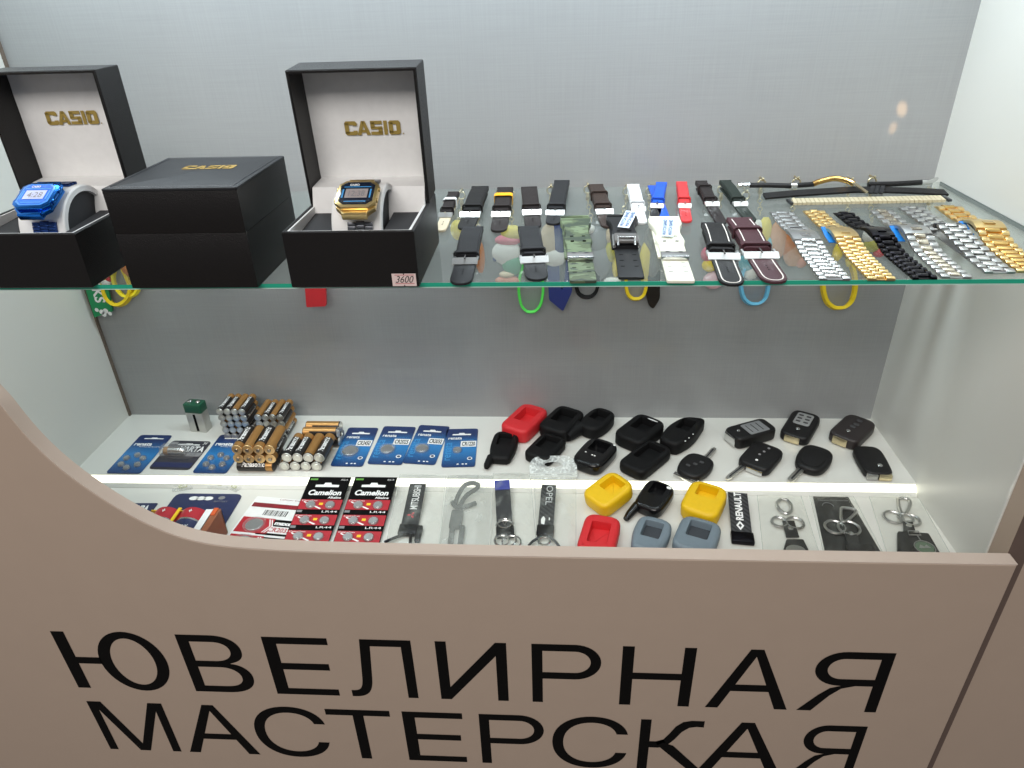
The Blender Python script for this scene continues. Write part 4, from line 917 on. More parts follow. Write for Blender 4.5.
def coin_card(label, BL, BR, TL, num, r, cy=.36, cx=.42):
    t, w, h = card('coin_cell_card', label, BL, BR, TL, face=BLUEC, hole=(.5, .84, .58, .045), group='blue coin cell cards in a row', r=.004)
    bk = t.children[0]; m = MB(); z = .0009
    m.text('renata', w*.1, w*.52, h*.70, h*.765, WHITEP, z, bold=.02); m.text('BATTERIES', w*.56, w*.9, h*.68, h*.70, CYANP, z)
    rect(m, w, h, .50, .98, .50, .655, z, CARDW); m.text(num, w*.54, w*.94, h*.525, h*.63, BLACKP, z+.0001, bold=.02)
    m.text('renata', w*.04, w*.24, h*.16, h*.62, CYANP, z, rot=90)
    m.sheet(ellipse(w*.08, w*.08, w*.82, h*.2, 16), z, WHITEP); m.sheet(ellipse(w*.05, w*.05, w*.82, h*.2, 12), z+.0001, NAVY)
    for x in (.45, .6, .7): rect(m, w, h, x, x+.06, .05, .075, z, WHITEP)
    m.build('print', bk, label='white printed lettering')
    coin(t, w*cx, h*cy, r, .0026); blister(t, w*cx, h*cy, r*2.5, r*2.4, H=.0036, r=r)
coin_card('blue coin cell card beside the battery stack, leftmost of the row of four', (330, 466), (362.5, 466.6), (343.5, 427.5), 'CR2450', .0098)
coin_card('second blue coin cell card of the row of four', (366.9, 463.8), (401.6, 465), (377.6, 426), 'CR2025', .0086)
coin_card('third blue coin cell card, overlapping the last one', (402.3, 463), (435, 465), (414.8, 424.7), 'CR2032', .0080)
coin_card('last blue coin cell card with the smallest cell, beside the black key covers', (441, 467.3), (475, 466.6), (442.6, 429.4), 'CR1220', .0052, .40)
def hearing_card(label, BL, BR, TL):
    t, w, h = card('button_cell_card', label, BL, BR, TL, face=BLUEC, hole=(.52, .9, .6, .03), group='blue hearing aid cell cards', r=.004)
    m = MB(); m.text('renata', w*.08, w*.62, h*.70, h*.78, WHITEP, .0009, bold=.03); m.text('hearing aid batteries', w*.28, w*.95, h*.655, h*.685, WHITEP, .0009); m.build('print', t.children[0], label='white printed lettering')
    for k in range(6):
        a = PI/6+k*PI/3; cx, cy = w*.5+w*.28*cos(a), h*.27+w*.30*sin(a); coin(t, cx, cy, .0036, .003); blister(t, cx, cy, .0095, .0095, H=.0042, r=.0046)
hearing_card('blue card of six small button cells at the left end of the shelf', (105.7, 473), (139.9, 473.6), (140.5, 435))
hearing_card('blue card of small button cells partly under the battery stack', (192, 472.8), (226, 473.4), (223.5, 435))
t, w, h = card('battery_card', 'dark grey blister card with one small silver battery and white lettering', (148.3, 468.6), (189.2, 469.8), (169, 440.5), face=mat('charcoal_print', (52, 52, 60), .4), hole=(.5, .86, .56, .05), r=.005)
m = MB(); m.text('VARTA', w*.34, w*.98, h*.60, h*.80, WHITEP, .0009, bold=.03); rect(m, w, h, .0, 1, .44, .58, .0009, GREYP); rect(m, w, h, .03, .97, .06, .22, .0009, NAVY); rect(m, w, h, .02, .2, .86, .95, .001, GREYP); m.text('3V', w*.84, w*.94, h*.86, h*.96, WHITEP, .0009)
m.build('print', t.children[0], label='white printed lettering')
m = MB(); m.T = Matrix.Translation((w*.12, h*.5, .0062)) @ Matrix.Rotation(PI/2, 4, 'Y'); m.lathe([(.002, -.0012), (.0052, 0), (.0052, w*.5), (.0046, w*.52)], CHROME, 16); m.lathe([(.00535, w*.02), (.00535, w*.12)], CELLGOLD, 16); m.build('battery', t, label='small silver cylinder battery')
blister(t, w*.45, h*.5, w*.84, h*.3, H=.012, r=.005)

# --- lower tier cards
ZZ = (ZL, ZL, ZL)
t, w, h = card('coin_cell_card', 'white blister card with two large coin cells on red panels', (216.5, 551), (276.5, 557), (247.5, 495.4), ZZ, face=CARDW, hole=(.52, .955, .5, .02), r=.002)
m = MB(); z = .0009
m.text('Lithium Coin', w*.45, w*.86, h*.955, h*.985, DREDP, z); rect(m, w, h, .03, .98, .80, .88, z, DREDP); m.text('maxell CR2032', w*.42, w*.9, h*.815, h*.865, REDP, z+.0001)
for k in range(14): rect(m, w, h, .32+.03*k, .32+.03*k+(.012, .02, .008)[k % 3], .66, .76, z, BLACKP)
for y in (.34, .03):
    rect(m, w, h, .03, .60, y, y+.27, z, REDP); rect(m, w, h, .60, .99, y+.14, y+.26, z, BLACKP); m.text('maxell', w*.63, w*.97, h*(y+.165), h*(y+.235), WHITEP, z+.0001, bold=.04); m.text('CR2032', w*.58, w*.96, h*(y+.045), h*(y+.12), REDP, z+.0001, bold=.02); rect(m, w, h, .42, .99, y-.015, y+.02, z, BLACKP)
    for k in range(2): m.add([(w*(.5+.04*k), h*(y+.25), z+.0002), (w*(.57+.04*k), h*(y+.135), z+.0002), (w*(.5+.04*k), h*(y+.02), z+.0002), (w*(.52+.04*k), h*(y+.02), z+.0002), (w*(.59+.04*k), h*(y+.135), z+.0002), (w*(.52+.04*k), h*(y+.25), z+.0002)], [(0, 1, 4, 5), (1, 2, 3, 4)], WHITEP)
m.build('print', t.children[0], label='printed red, black and white panels')
for y in (.34, .03): coin(t, w*.31, h*(y+.135), .0098, .002); blister(t, w*.31, h*(y+.135), .026, .024, H=.0032, r=.011)
def cam_card(label, BL, BR, TL):
    t, w, h = card('button_cell_card', label, BL, BR, TL, (ZL, ZL, ZU+.001), face=BLACKP, hole=(.5, .875, .56, .045), group='red and black cards of small button cells', r=.001)
    m = MB(); z = .0009
    m.text('Camelion', w*.12, w*.90, h*.735, h*.81, WHITEP, z, bold=.035, shear=.15); m.text('Alkaline', w*.62, w*.93, h*.69, h*.72, WHITEP, z, bold=.02)
    rect(m, w, h, .04, .22, .95, .975, z, GREENP); m.text('AG13', w*.78, w*.94, h*.95, h*.97, WHITEP, z)
    for k in range(4):
        y = .51-.205*k; rect(m, w, h, .01, .99, max(0, y+.03), y+.165, z, REDP)
        if y > 0:
            rect(m, w, h, .02, .14, y-.01, y+.02, z, GREYP); m.text('Camelion', w*.04, w*.4, h*(y+.14), h*(y+.16), WHITEP, z+.0001); m.text('LR44', w*.6, w*.95, h*(y-.01), h*(y+.015), WHITEP, z+.0001)
            m.add([(w*.1, h*(y+.125), z+.0001), (w*.52, h*(y+.035), z+.0001), (w*.56, h*(y+.045), z+.0001), (w*.1, h*(y+.14), z+.0001)], [(0, 1, 2, 3)], WHITEP)
            rect(m, w, h, .47, .56, y+.09, y+.12, z+.0001, YELP)
    m.build('print', t.children[0], label='white lettering over red bands')
    for k in range(3):
        y = .51-.205*k
        for x in (.29, .74): coin(t, w*x, h*(y+.085), .0052, .0024); blister(t, w*x, h*(y+.085), .0125, .012, H=.0034, r=.006)
cam_card('red and black card of six button cells, left one of the pair', (279, 552), (325, 553), (315.8, 477))
cam_card('red and black card of six button cells, right one beside the bagged lanyard', (329.5, 553), (376.5, 554), (358.4, 477))
t, w, h = card('battery_card', 'navy blister card with a triple hang hole, behind the big red cells', (150, 530), (221, 531), (168, 493.4), ZZ, face=NAVY, hole=None, r=.008)
m = MB()
for k in (-1, 0, 1): m.sheet(ellipse(w*.07, h*.055, w*(.42+.11*k), h*.86, 14), .0009, WHITEP)
m.sheet(ellipse(w*.05, h*.05, w*.72, h*.88, 12), .0009, GREYP); m.text('BATTERY', w*.64, w*.84, h*.76, h*.80, GREYP, .0009)
for x, y in ((.86, .2), (.9, .1)): rect(m, w, h, x-.05, x+.05, y, y+.05, .0009, WHITEP)
m.build('print', t.children[0], label='white printed marks')
t, w, h = card('battery_card', 'dark blue card end at the far left, half hidden by the curved panel', (112, 528), (140, 528), (124.5, 503.3), ZZ, face=NAVY, hole=None, r=.001)
m = MB(); m.text('DURA', w*.2, w*.8, h*.66, h*.9, WHITEP, .0009, bold=.04); m.build('print', t.children[0], label='white printed lettering')
# the pack of two big cells in a printed sleeve
a = atz(150, 508, ZL+.034); b = atz(221, 508, ZL+.034); xa, xb = a.x, b.x; yb = a.y; Rd = .0182
t = thing('battery_pack', 'red, yellow and white pack of two large red-topped cells', 'battery pack', ((xa+xb)/2, yb, ZL)); wd = xb-xa
m = MB(); m.box(-wd/2, wd/2, 0, .0012, 0, .0305, YELP); m.box(-wd*.49, -wd*.05, -.0003, 0, .001, .027, REDP); m.box(wd*.07, wd*.30, -.0003, 0, .001, .027, REDP); m.build('sleeve_back', t, label='yellow and red card back')
m = MB(); m.box(wd*.30, wd*.40, -.062, 0, .0325, .0335, CARDW); m.box(wd*.385, wd*.40, -.062, 0, .0, .034, CARDW); m.build('sleeve_side', t, label='white side of the sleeve')
m = MB(); m.box(wd*.41, wd*.5, -.062, .0012, .0, .0335, mat('brown_card', (140, 84, 56), .5)); m.box(wd*.41, wd*.47, -.01, .0013, .0335, .0345, ORANGEP); m.build('sleeve_end', t, label='orange-brown end flap')
m = MB(); m.box(-wd*.085, -wd*.04, -.062, 0, .034, .0352, YELP); m.build('sleeve_strip', t, label='yellow dividing strip')
for cx in (-wd*.25, wd*.125):
    m = MB(); m.T = Matrix.Translation((cx, -.0006, Rd+.0004)); n = 28
    for ys, mt in (((-.0, -.016), REDP), ((-.016, -.0185), CHROME), ((-.0185, -.056), NAVY)):
        m.loft([[(Rd*cos(2*PI*k/n), y, Rd*sin(2*PI*k/n)) for k in range(n)] for y in ys], mt, True, True)
    for rx, ry in ((.0016, .0005), (.0005, .0016)): m.add([(x, -.006+y, Rd+.0002) for x, y in ((-rx, -ry*1.6), (rx, -ry*1.6), (rx, ry*1.6), (-rx, ry*1.6))], [(0, 1, 2, 3)], WHITEP)
    m.text('MAX', -.004, .008, -.034, -.028, WHITEP, Rd+.0002); m.build('cell', t, .5, 'large red and navy cell with a silver ring')
# loose clear hang tabs from blisters
for (u, v, rz, s, lb) in ((183, 486.5, .25, 1, 'clear plastic hang tab behind the big cells, the left one'), (219.5, 484.5, -.08, 1.1, 'clear plastic hang tab with a yellowish hole, on the lit step'), (234, 487, -.5, .75, 'small crumpled clear tab right of the hang tabs')):
    p = atz(u, v, ZL+.002); t = thing('hang_tab', lb, 'plastic tab', (p.x, p.y, ZL), rz)
    m = MB(); m.slab(rrect(.024*s, .013*s, .002), .0002, .0024, .0008, BLISTER); m.build('tab', t); m = MB(); m.T = Matrix.Translation((0, 0, .0026)); m.ribbon([(x, y, 0) for x, y in rrect(.009*s, .0045*s, .0018)], (0, 0, 1), .0008, .0012, clear('tab_rim', (226, 232, 190), .4, .1), True); m.build('hole_rim', t)
# ================================================================ silicone key covers
CG = 'silicone key covers on the two tiers'
def outline(style, w, L):
    h = w/2
    if style == 'rect': return rounded([(-h, 0), (h, 0), (h, L), (-h, L)], [w*.3, w*.3, w*.34, w*.34], 6)
    if style == 'soft': return rounded([(-h*.9, 0), (h*.9, 0), (h*1.02, L*.5), (h*.96, L), (-h*.96, L), (-h*1.02, L*.5)], [w*.3, w*.3, w*.4, w*.4, w*.4, w*.4], 5)
    if style == 'taper': return rounded([(-h*.72, 0), (h*.72, 0), (h, L*.45), (h*.92, L), (-h*.92, L), (-h, L*.45)], [w*.12, w*.16, w*.3, w*.34, w*.34, w*.3], 5)
    if style == 'oval': return rounded([(-h*.7, 0), (h*.7, 0), (h, L*.5), (h*.8, L), (-h*.8, L), (-h, L*.5)], [w*.35]*6, 6)
    if style == 'leaf': return rounded([(-h*.8, 0), (h*.55, 0), (h, L*.42), (h*.80, L*.98), (h*.60, L*1.02), (-h*.55, L*.90), (-h, L*.5)], [w*.25, w*.2, w*.5, w*.06, w*.06, w*.3, w*.4], 5)
def cover(label, bot, top, w, mt, z=ZU, T=.016, style='rect', win=(.42, .86, .60), ant=None, wmat=None, marks=None, tilt=0, glass=False):
    p, q = atz(*bot, z+T*.6), atz(*top, z+T*.6+.011*tilt/12); rz, L = axis_frame(p, q)
    t = thing('key_cover', label, 'key cover', (p.x, p.y, z), rz, CG)
    if tilt: t.rotation_euler = (math.radians(tilt), 0, rz)
    b = .0042
    wy0, wy1, wf = win; o, wr = ring_pair(outline(style, w, L), rrect(w*wf, L*(wy1-wy0), w*.05, 0, L*(wy0+wy1)/2, 2))
    lo = []
    for k in range(4): a = PI/2*k/3; lo.append([(x, y, b*(1-sin(a))) for x, y in inset_poly(o, b*(1-cos(a)))])
    lo.reverse()
    for k in range(4): a = PI/2*k/3; lo.append([(x, y, T-b*(1-sin(a))) for x, y in inset_poly(o, b*(1-cos(a)))])
    m = MB(); m.loft(lo, mt, True, False)
    inner = lo[-1]
    m.loft([inner, [(x, y, T) for x, y in wr], [(x, y, T-.0012) for x, y in inset_poly(wr, .0004)], [(x, y, T*.42) for x, y in inset_poly(wr, .0006)]], mt, False, True)
    body = m.build('shell', t, .7)
    if glass: m = MB(); m.sheet(inset_poly(wr, .0004), T-.0008, GLOSSBLK); m.build('window', t, label='glossy dark window')
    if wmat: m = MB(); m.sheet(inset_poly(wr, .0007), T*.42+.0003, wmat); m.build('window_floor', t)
    if ant:
        sx, ln, r = ant; m = MB(); x = sx*w*.38
        m.tube([(x*.9, L*.12, T*.5), (x, 0, T*.48), (x*1.08, -ln*.6, T*.46), (x*1.1, -ln, T*.44)], [r*1.3, r*1.15, r, r*.72], mt, 14); m.build('antenna_sleeve', t)
    if marks:
        for k, (x, y, a, c, mm) in enumerate(marks): m = MB(); m.T = Matrix.Translation((x*w, y*L, T-.0002)); m.sheet(ellipse(a, c, 0, 0, 12), .0006, mm); m.build('button_mark', t, label='small white button mark')
    return t
WM = WHITEP
cover('small black cover with a stub antenna, leftmost of the black ones', (499.5, 461), (507.5, 433.5), .0335, SILBLK, T=.012, style='taper', win=(.46, .88, .55), ant=(-1, .012, .0042))
cover('red key cover at the back beside the black ones', (512, 434), (537, 410), .0400, SILRED, T=.020, win=(.34, .84, .56))
cover('wide black cover right of the red one', (550.5, 434), (573, 412), .0410, SILBLK, T=.019, win=(.34, .86, .62))
cover('rounded black cover with a thick side antenna, at the back', (586, 432), (607, 413), .0370, SILBLK, T=.018, style='oval', win=(.42, .86, .55), ant=(-1, .020, .0078))
cover('black cover partly under the bag header', (535, 460), (556, 438), .0360, SILBLK, T=.014, win=(.36, .88, .62))
cover('shiny black cover with white button marks', (584, 467.5), (606, 443.5), .0400, GLOSSBLK, T=.016, style='soft', win=(.48, .88, .55), marks=[(-.22, .36, .0013, .0009, WM), (.02, .33, .0012, .0011, WM), (.10, .33, .0012, .0011, WM), (.36, .88, .0018, .0012, WM)])
cover('broad black cover with a bright gap above its window', (626, 443), (653, 421.5), .0420, SILBLK, T=.019, win=(.40, .88, .58), marks=[(.10, .865, .0075, .0012, WM)])
cover('pointed leaf-shaped black cover', (669, 447), (694, 420), .0380, SILBLK, T=.019, style='leaf', win=(.46, .82, .46), marks=[(.40, .16, .0009, .0011, WM), (.42, .28, .0009, .0011, WM), (.44, .42, .0009, .0011, WM)])
cover('black cover with a glossy rim in front of the broad one', (629.5, 471.5), (661, 446.5), .0370, SILBLK, T=.015, style='rect', win=(.34, .88, .64))
cover('yellow cover lying left, behind the red one', (594, 504), (626.5, 479), .0390, SILYEL, ZL, .019, 'rect', (.42, .86, .56), wmat=SILYEL, tilt=12)
cover('glossy black cover with a stub antenna between the yellow ones', (645.5, 511), (664, 483.5), .0340, GLOSSBLK, ZL, .015, 'soft', (.48, .90, .5), ant=(-1, .018, .0044), marks=[(.30, .85, .003, .0022, WM)], tilt=8)
cover('yellow cover beside the bagged black lanyard', (697, 516.5), (711.5, 486), .0420, SILYEL, ZL, .019, 'rect', (.52, .88, .54), wmat=SILYEL, tilt=8)
cover('red cover at the front, cut by the panel edge', (594, 556), (604, 519), .0390, SILRED, ZL, .017, 'rect', (.22, .78, .54))
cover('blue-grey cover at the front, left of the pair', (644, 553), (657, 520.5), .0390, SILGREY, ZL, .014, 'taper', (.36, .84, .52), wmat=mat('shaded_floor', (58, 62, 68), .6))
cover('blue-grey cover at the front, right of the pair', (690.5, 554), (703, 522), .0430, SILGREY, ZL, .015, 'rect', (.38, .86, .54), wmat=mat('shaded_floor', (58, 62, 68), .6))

# ================================================================ car keys
KGP = 'car keys on the upper tier'
def keyhead(name, label, bot, top, w, T=.013, style='rect', z=ZU, mt=BLACKPL):
    p, q = atz(*bot, z+T*.6), atz(*top, z+T*.6); rz, L = axis_frame(p, q)
    t = thing(name, label, 'car key', (p.x, p.y, z), rz, KGP)
    m = MB(); m.slab(outline(style, w, L), .0005, T, .0035, mt, 3); m.build('head', t, .7); return t, L, w, T
def disc(t, x, y, z, r, mt=CHROME, name='badge', label='round silver badge'):
    m = MB(); m.T = Matrix.Translation((x, y, z)); m.lathe([(r, -.0003), (r, .0003), (r*.85, .0006), (r*.3, .0005)], mt, 14); m.build(name, t, label=label)
def btn(t, w, L, T, pts, r=.0022):
    for x, y in pts: m = MB(); m.T = Matrix.Translation((x*w, y*L, T)); m.slab(rrect(r*2.3, r*1.7, r*.6), -.0004, .0006, .0003, mat('button_grey', (66, 66, 68), .5)); m.build('button', t)
def chrome_end(t, x0, x1, y0, y1, T, mt=CHROME, nm='blade_root'):
    m = MB(); m.slab(rounded([(x0, y0), (x1, y0), (x1, y1), (x0, y1)], .001, 2), T*.12, T*.82, .0008, mt); m.build(nm, t, label='bright metal root of the folded blade')
def blade(t, x, y, L, w, z, ang=0):
    m = MB(); m.T = Matrix.Translation((x, y, z)) @ Matrix.Rotation(ang, 4, 'Z')
    o = [(-w/2, 0), (w/2, 0)]+[(w/2-(.0012 if k % 2 else 0), -L*(.35+.08*k)) for k in range(7)]+[(w*.2, -L), (-w*.25, -L), (-w/2, -L*.9)]
    m.slab(o[::-1], 0, .0022, .0003, BLADE); m.box(-w*.12, w*.12, -L*.86, -L*.04, .0021, .0024, DSTEEL); m.build('blade', t, label='steel key blade')
t, L, w, T = keyhead('car_key', 'dark key with its blade pointing away, between the covers and the flip keys', (686, 477), (703.5, 457.5), .0385, .011, 'oval')
btn(t, w, L, T, ((-.15, .35), (0, .5), (.12, .66))); blade(t, .002, L-.002, .030, .0065, .004, PI)
m = MB(); m.box(-w*.40, w*.36, -.0008, .0035, .001, .006, CHROME, .0006); m.build('trim', t, label='silver trim along the lower end')
t, L, w, T = keyhead('flip_key', 'folding key with a large grey button panel, at the back left of the keys', (730.5, 438), (770, 427), .0310, .017, 'rect')
m = MB(); m.slab(rrect(w*.72, L*.48, .002, w*.04, L*.58), T-.0004, T+.0006, .0004, mat('panel_grey', (128, 130, 132), .4)); pn_ = m.build('button_panel', t, label='grey button panel')
for k in range(3): m = MB(); m.box(-w*.2, w*.3, L*(.42+.13*k), L*(.42+.13*k)+.0008, T+.0005, T+.0009, BLACKPL); m.build('button_seam', pn_)
disc(t, -w*.05, L*.2, T, .0022); chrome_end(t, -w*.36, w*.28, -.0008, .004, T)
t, L, w, T = keyhead('flip_key', 'folding key with six silver buttons', (793, 439), (807.5, 415), .0355, .013, 'rect')
m = MB(); m.slab(rrect(w*.56, L*.44, .003, 0, L*.66), T-.0004, T+.0007, .0004, mat('silver_panel', (176, 178, 178), .3, .4)); pn_ = m.build('button_panel', t, label='silver button panel')
for x in (-.13, .13):
    for y in (.54, .66, .78): m = MB(); m.box(x*w-.0028, x*w+.0028, y*L-.0017, y*L+.0017, T+.0005, T+.0012, mat('button_grey', (66, 66, 68), .5), .0004); m.build('button', pn_)
disc(t, 0, L*.28, T, .0027); chrome_end(t, -w*.30, w*.22, -.0008, .004, T, PGOLD)
t, L, w, T = keyhead('flip_key', 'brown-black folding key at the back right of the keys', (841.5, 441), (862.5, 421), .0370, .015, 'rect', mt=mat('brown_black_plastic', (42, 36, 36), .5))
btn(t, w, L, T, ((0, .8), (.02, .62), (-.02, .5)), .003); disc(t, -w*.02, L*.3, T, .0026); chrome_end(t, -w*.30, w*.18, -.0008, .004, T, PGOLD)
t, L, w, T = keyhead('car_key', 'key with small white button marks, its blade pointing forward left', (751.5, 468.5), (770, 447.5), .0385, .012, 'rect')
for x, y in ((.05, .82), (.0, .64), (-.05, .48), (.0, .24)): disc(t, x*w, y*L, T, .0017, GREYP if y > .3 else WHITEP, 'button', 'pale button mark')
m = MB(); m.box(-w*.16, w*.34, -.0012, .0052, .0012, .0080, CHROME, .001); m.build('trim', t, label='silver trim at the neck'); blade(t, -w*.26, .004, .038, .0062, .004, -.12)
t, L, w, T = keyhead('car_key', 'rounded plain black key, its blade pointing forward', (806.5, 471), (820, 449), .0400, .011, 'oval')
m = MB(); m.slab(inset_poly(outline('oval', w, L), .006), T-.0002, T+.0008, .0005, BLACKPL); m.build('raised_face', t); blade(t, -w*.16, .004, .032, .0080, .004, -.12)
t, L, w, T = keyhead('flip_key', 'slim folding key beside the right wall', (880, 476.5), (864.5, 448), .0335, .011, 'soft')
disc(t, w*.12, L*.28, T, .0030); chrome_end(t, -w*.02, w*.40, -.0012, .004, T, PGOLD); m = MB(); m.box(-w*.40, -w*.06, -.0008, .004, .001, T*.8, STEEL, .0008); m.build('end_cap', t, label='steel end cap')

# ================================================================ lanyards and bagged key fobs on the lower tier
CB = carbon()
def follow(m, L, dz):
    for v in m.v: v.z += dz*max(0, v.y/L)
def ribbon_lanyard(label, top, bot, w, mt, zt=ZU-.001, h=.003):
    p, q = atz(*bot, ZL+h), atz(*top, zt+h); rz, L = axis_frame(p, q); W = pxw(*bot, w, ZL)
    t = thing('key_lanyard', label, 'lanyard', (p.x, p.y, ZL), rz, 'short key lanyards on the lower tier')
    dz = zt-ZL
    m = MB(); N = 8; m.ribbon([(0, L*k/N, h*.5+.0012+dz*(k/N)) for k in range(N+1)], (1, 0, 0), W, .0016, mt); b = m.build('strap', t)
    m = MB(); m.slab(rounded([(-W*.56, -.012), (W*.56, -.012), (W*.56, .004), (-W*.56, .004)], .0015, 2), .0008, .0062, .0012, BLKMET); m.build('clamp', t, label='dark metal clamp')
    return t, b, L, W, h*.5+.0023
t, b, L, W, z = ribbon_lanyard('black lanyard with a red diamond emblem and white capitals', (418, 484), (409, 528), 17, mat('black_webbing', (28, 28, 30), .6, bump=.3, scale=900))
m = MB(); m.text('MITSUBISHI', -W*.18, W*.26, L*.40, L*.95, WHITEP, z, bold=.008, rot=90)
for k in range(3):
    a = PI/2+k*2*PI/3+PI/2; c = Vector((0, L*.27)); u = Vector((cos(a), sin(a))); v = Vector((-u.y, u.x)); s = W*.28
    q = [c, c+u*s*.5+v*s*.29, c+u*s, c+u*s*.5-v*s*.29]; m.add([(p.x, p.y, z) for p in q], [(0, 1, 2, 3)], REDP)
follow(m, L, ZU-.001-ZL); m.build('print', b, label='white lettering and red emblem')
m = MB(); m.tube([(-.002, -.010, .004), (-.014, -.018, .004), (-.022, -.024, .004)], .0017, BLKMET, 8); m.tube([(.004, -.012, .004), (.006, -.026, .004)], .0017, BLKMET, 8); m.build('hook', t)
m = MB(); m.slab(rounded([(W*.5, -.022), (W*.5+.006, -.022), (W*.5+.006, .002), (W*.5, .002)], .0015, 2), .001, .006, .001, BLACKPL); m.build('side_tab', t)
t, b, L, W, z = ribbon_lanyard('black lanyard with a blue end and a chrome emblem ring', (502, 481), (505, 530), 16, mat('black_blue_webbing', (27, 27, 33), .6, bump=.3, scale=900))
m = MB(); m.ribbon([(0, L*.80, z), (0, L*1.0, z)], (1, 0, 0), W*1.01, .0008, mat('royal_blue', (46, 58, 150), .6)); follow(m, L, ZU-.001-ZL); m.build('blue_end', b, label='royal blue end')
m = MB(); m.ring((.0, L*.10, z+.0025), W*.42, .0009, CHROME, 22); m.add([(x*W*.16, L*.10+y*W*.2, z+.0022) for x, y in ((-1, 1), (-.6, 1), (0, -.4), (.6, 1), (1, 1), (.15, -1), (-.15, -1))], [(0, 1, 6), (1, 2, 6), (2, 5, 6), (2, 3, 5), (3, 4, 5)], CHROME); m.build('emblem', t, label='chrome ring emblem')
for k, (x, y, r) in enumerate(((.0, -.016, .0115), (.006, -.022, .010), (-.004, -.020, .008))): m = MB(); m.ring((x, y, .004+.0012*k), r, .001, CHROME, 24); m.build('split_ring', t, label='chrome split ring')
m = MB(); m.ring((.0, L*.02, z+.003), W*.56, .0010, STEEL, 24, None, 6, .3, 2.9); m.build('wire_arc', t)
t, b, L, W, z = ribbon_lanyard('black carbon-pattern lanyard with silver outlined letters under a bag header', (549, 485), (545.5, 529), 15.5, CB)
m = MB(); m.text('OPEL', -W*.14, W*.30, L*.52, L*.97, mat('silver_ink', (196, 200, 200), .4), z, rot=-90); m.sheet(rounded([(-W*.32, L*.10), (-W*.1, L*.08), (-W*.06, L*.22), (-W*.2, L*.27), (-W*.34, L*.2)], .001, 3), z, WHITEP); rect(m, 1, 1, W*.16, W*.24, L*.18, L*.24, z, WHITEP); follow(m, L, ZU-.001-ZL); m.build('print', b, label='silver lettering')
m = MB(); m.tube([(-.003, -.012, .004), (-.012, -.021, .004), (-.016, -.028, .004)], .0015, DSTEEL, 8); m.tube([(.004, -.012, .004), (.012, -.020, .004), (.016, -.027, .004)], .0015, DSTEEL, 8); m.ring((0, -.020, .004), .006, .0012, CHROME, 18); m.build('hook', t)
t, b, L, W, z = ribbon_lanyard('black carbon-pattern lanyard with white upward lettering and diamond emblem, not bagged', (737.5, 493), (742, 536), 20, CB)
m = MB(); m.text('RENAULT', -W*.22, W*.16, L*.34, L*1.0, WHITEP, z, bold=.04, rot=90)
dm = lambda s, o=0: [(-W*.04+x*W*.2*s, L*.22+y*W*.30*s, z+o) for x, y in ((0, -1), (1, 0), (0, 1), (-1, 0))]
m.add(dm(1)+dm(.45), [(0, 1, 5, 4), (1, 2, 6, 5), (2, 3, 7, 6), (3, 0, 4, 7)], WHITEP); follow(m, L, ZU-.001-ZL); m.build('print', b, label='white lettering and diamond emblem')
# grey cord carabiner in a frosted bag
p = atz(461, 540, ZL); t = thing('cord_lanyard', 'dull grey cord loop with a clip inside a frosted bag', 'lanyard', (p.x, p.y, ZL))
G = lambda u, v, h=.004: atz(u, v, ZL+h)-Vector((p.x, p.y, ZL))
CORD = mat('grey_cord', (58, 61, 60), .7)
m = MB(); m.tube(spline([G(460, 506), G(466, 496, .007), G(476, 489, .014), G(478, 485, .016), G(472, 483, .016), G(464, 486, .015), G(458, 496, .008), G(455, 504)], 5), .0027, CORD, 8); m.build('cord', t)
m = MB(); m.tube(spline([G(452, 502), G(456, 507), G(464, 507), G(476, 503)], 4), .0026, CORD, 8); m.build('cross_bar', t)
m = MB(); a, b2 = G(452, 511), G(464, 511); m.slab(rounded([(a.x, G(457, 528).y), (b2.x, G(457, 528).y), (b2.x, a.y), (a.x, a.y)], .002, 3), .001, .007, .0015, mat('grey_clip', (60, 63, 62), .5)); m.build('clip', t)
for u in (451, 461): m = MB(); m.tube([G(u+1.5, 527), G(u-1, 546), G(u-2, 556)], .0030, CORD, 8); m.build('cord_end', t)
# leather key fobs with chrome hardware
def fob(label, ring_px, rings, tab, plate, card_px=None, emblem=None):
    p = atz(*plate[0], ZL); t = thing('key_fob', label, 'key fob', (p.x, p.y, ZL), 0, 'bagged leather key fobs')
    G = lambda u, v, h=.003: atz(u, v, ZL+h)-Vector((p.x, p.y, ZL))
    m = MB(); m.tube(spline([G(*q) for q in ring_px], 5), .0018, STEEL, 8, True); m.build('snap_hook', t, label='chrome snap hook')
    for u, v, ru in rings:
        c = G(u, v); m = MB(); m.ring(c, ru*.00128, .0015, STEEL, 26); m.build('split_ring', t, label='chrome split ring')
    LB_ = mat('fob_leather', (30, 28, 27), .5, bump=.3, scale=900)
    m = MB(); q = [G(*x, .002) for x in tab]; m.slab([(x.x, x.y) for x in q], .0022, .0042, .0005, LB_); m.build('leather_tab', t)
    c = sum((x for x in q), Vector())/len(q); m = MB(); m.T = Matrix.Translation((c.x, c.y, .0042)); m.lathe([(.0032, 0), (.0030, .0007), (.0012, .001)], CHROME, 14); m.build('rivet', t, label='silver rivet')
    q = [G(*x, .002) for x in plate]; m = MB(); m.slab(rounded([(x.x, x.y) for x in q], .002, 3), .0012, .0050, .0008, LB_); pl = m.build('leather_fob', t)
    return t, G, pl
CCW = lambda l: l
t, G, pl = fob('brown-black leather key fob with oval snap hook, left one of the three bagged fobs', [(781, 499), (777, 503), (779, 509), (786, 513.5), (791, 511), (791, 505), (787, 500)], [(779.5, 522, 6.2), (795, 523, 7)], [(786, 538), (799, 538), (794, 522), (782, 522)], [(779, 566), (815, 566), (803, 541), (786, 541)])
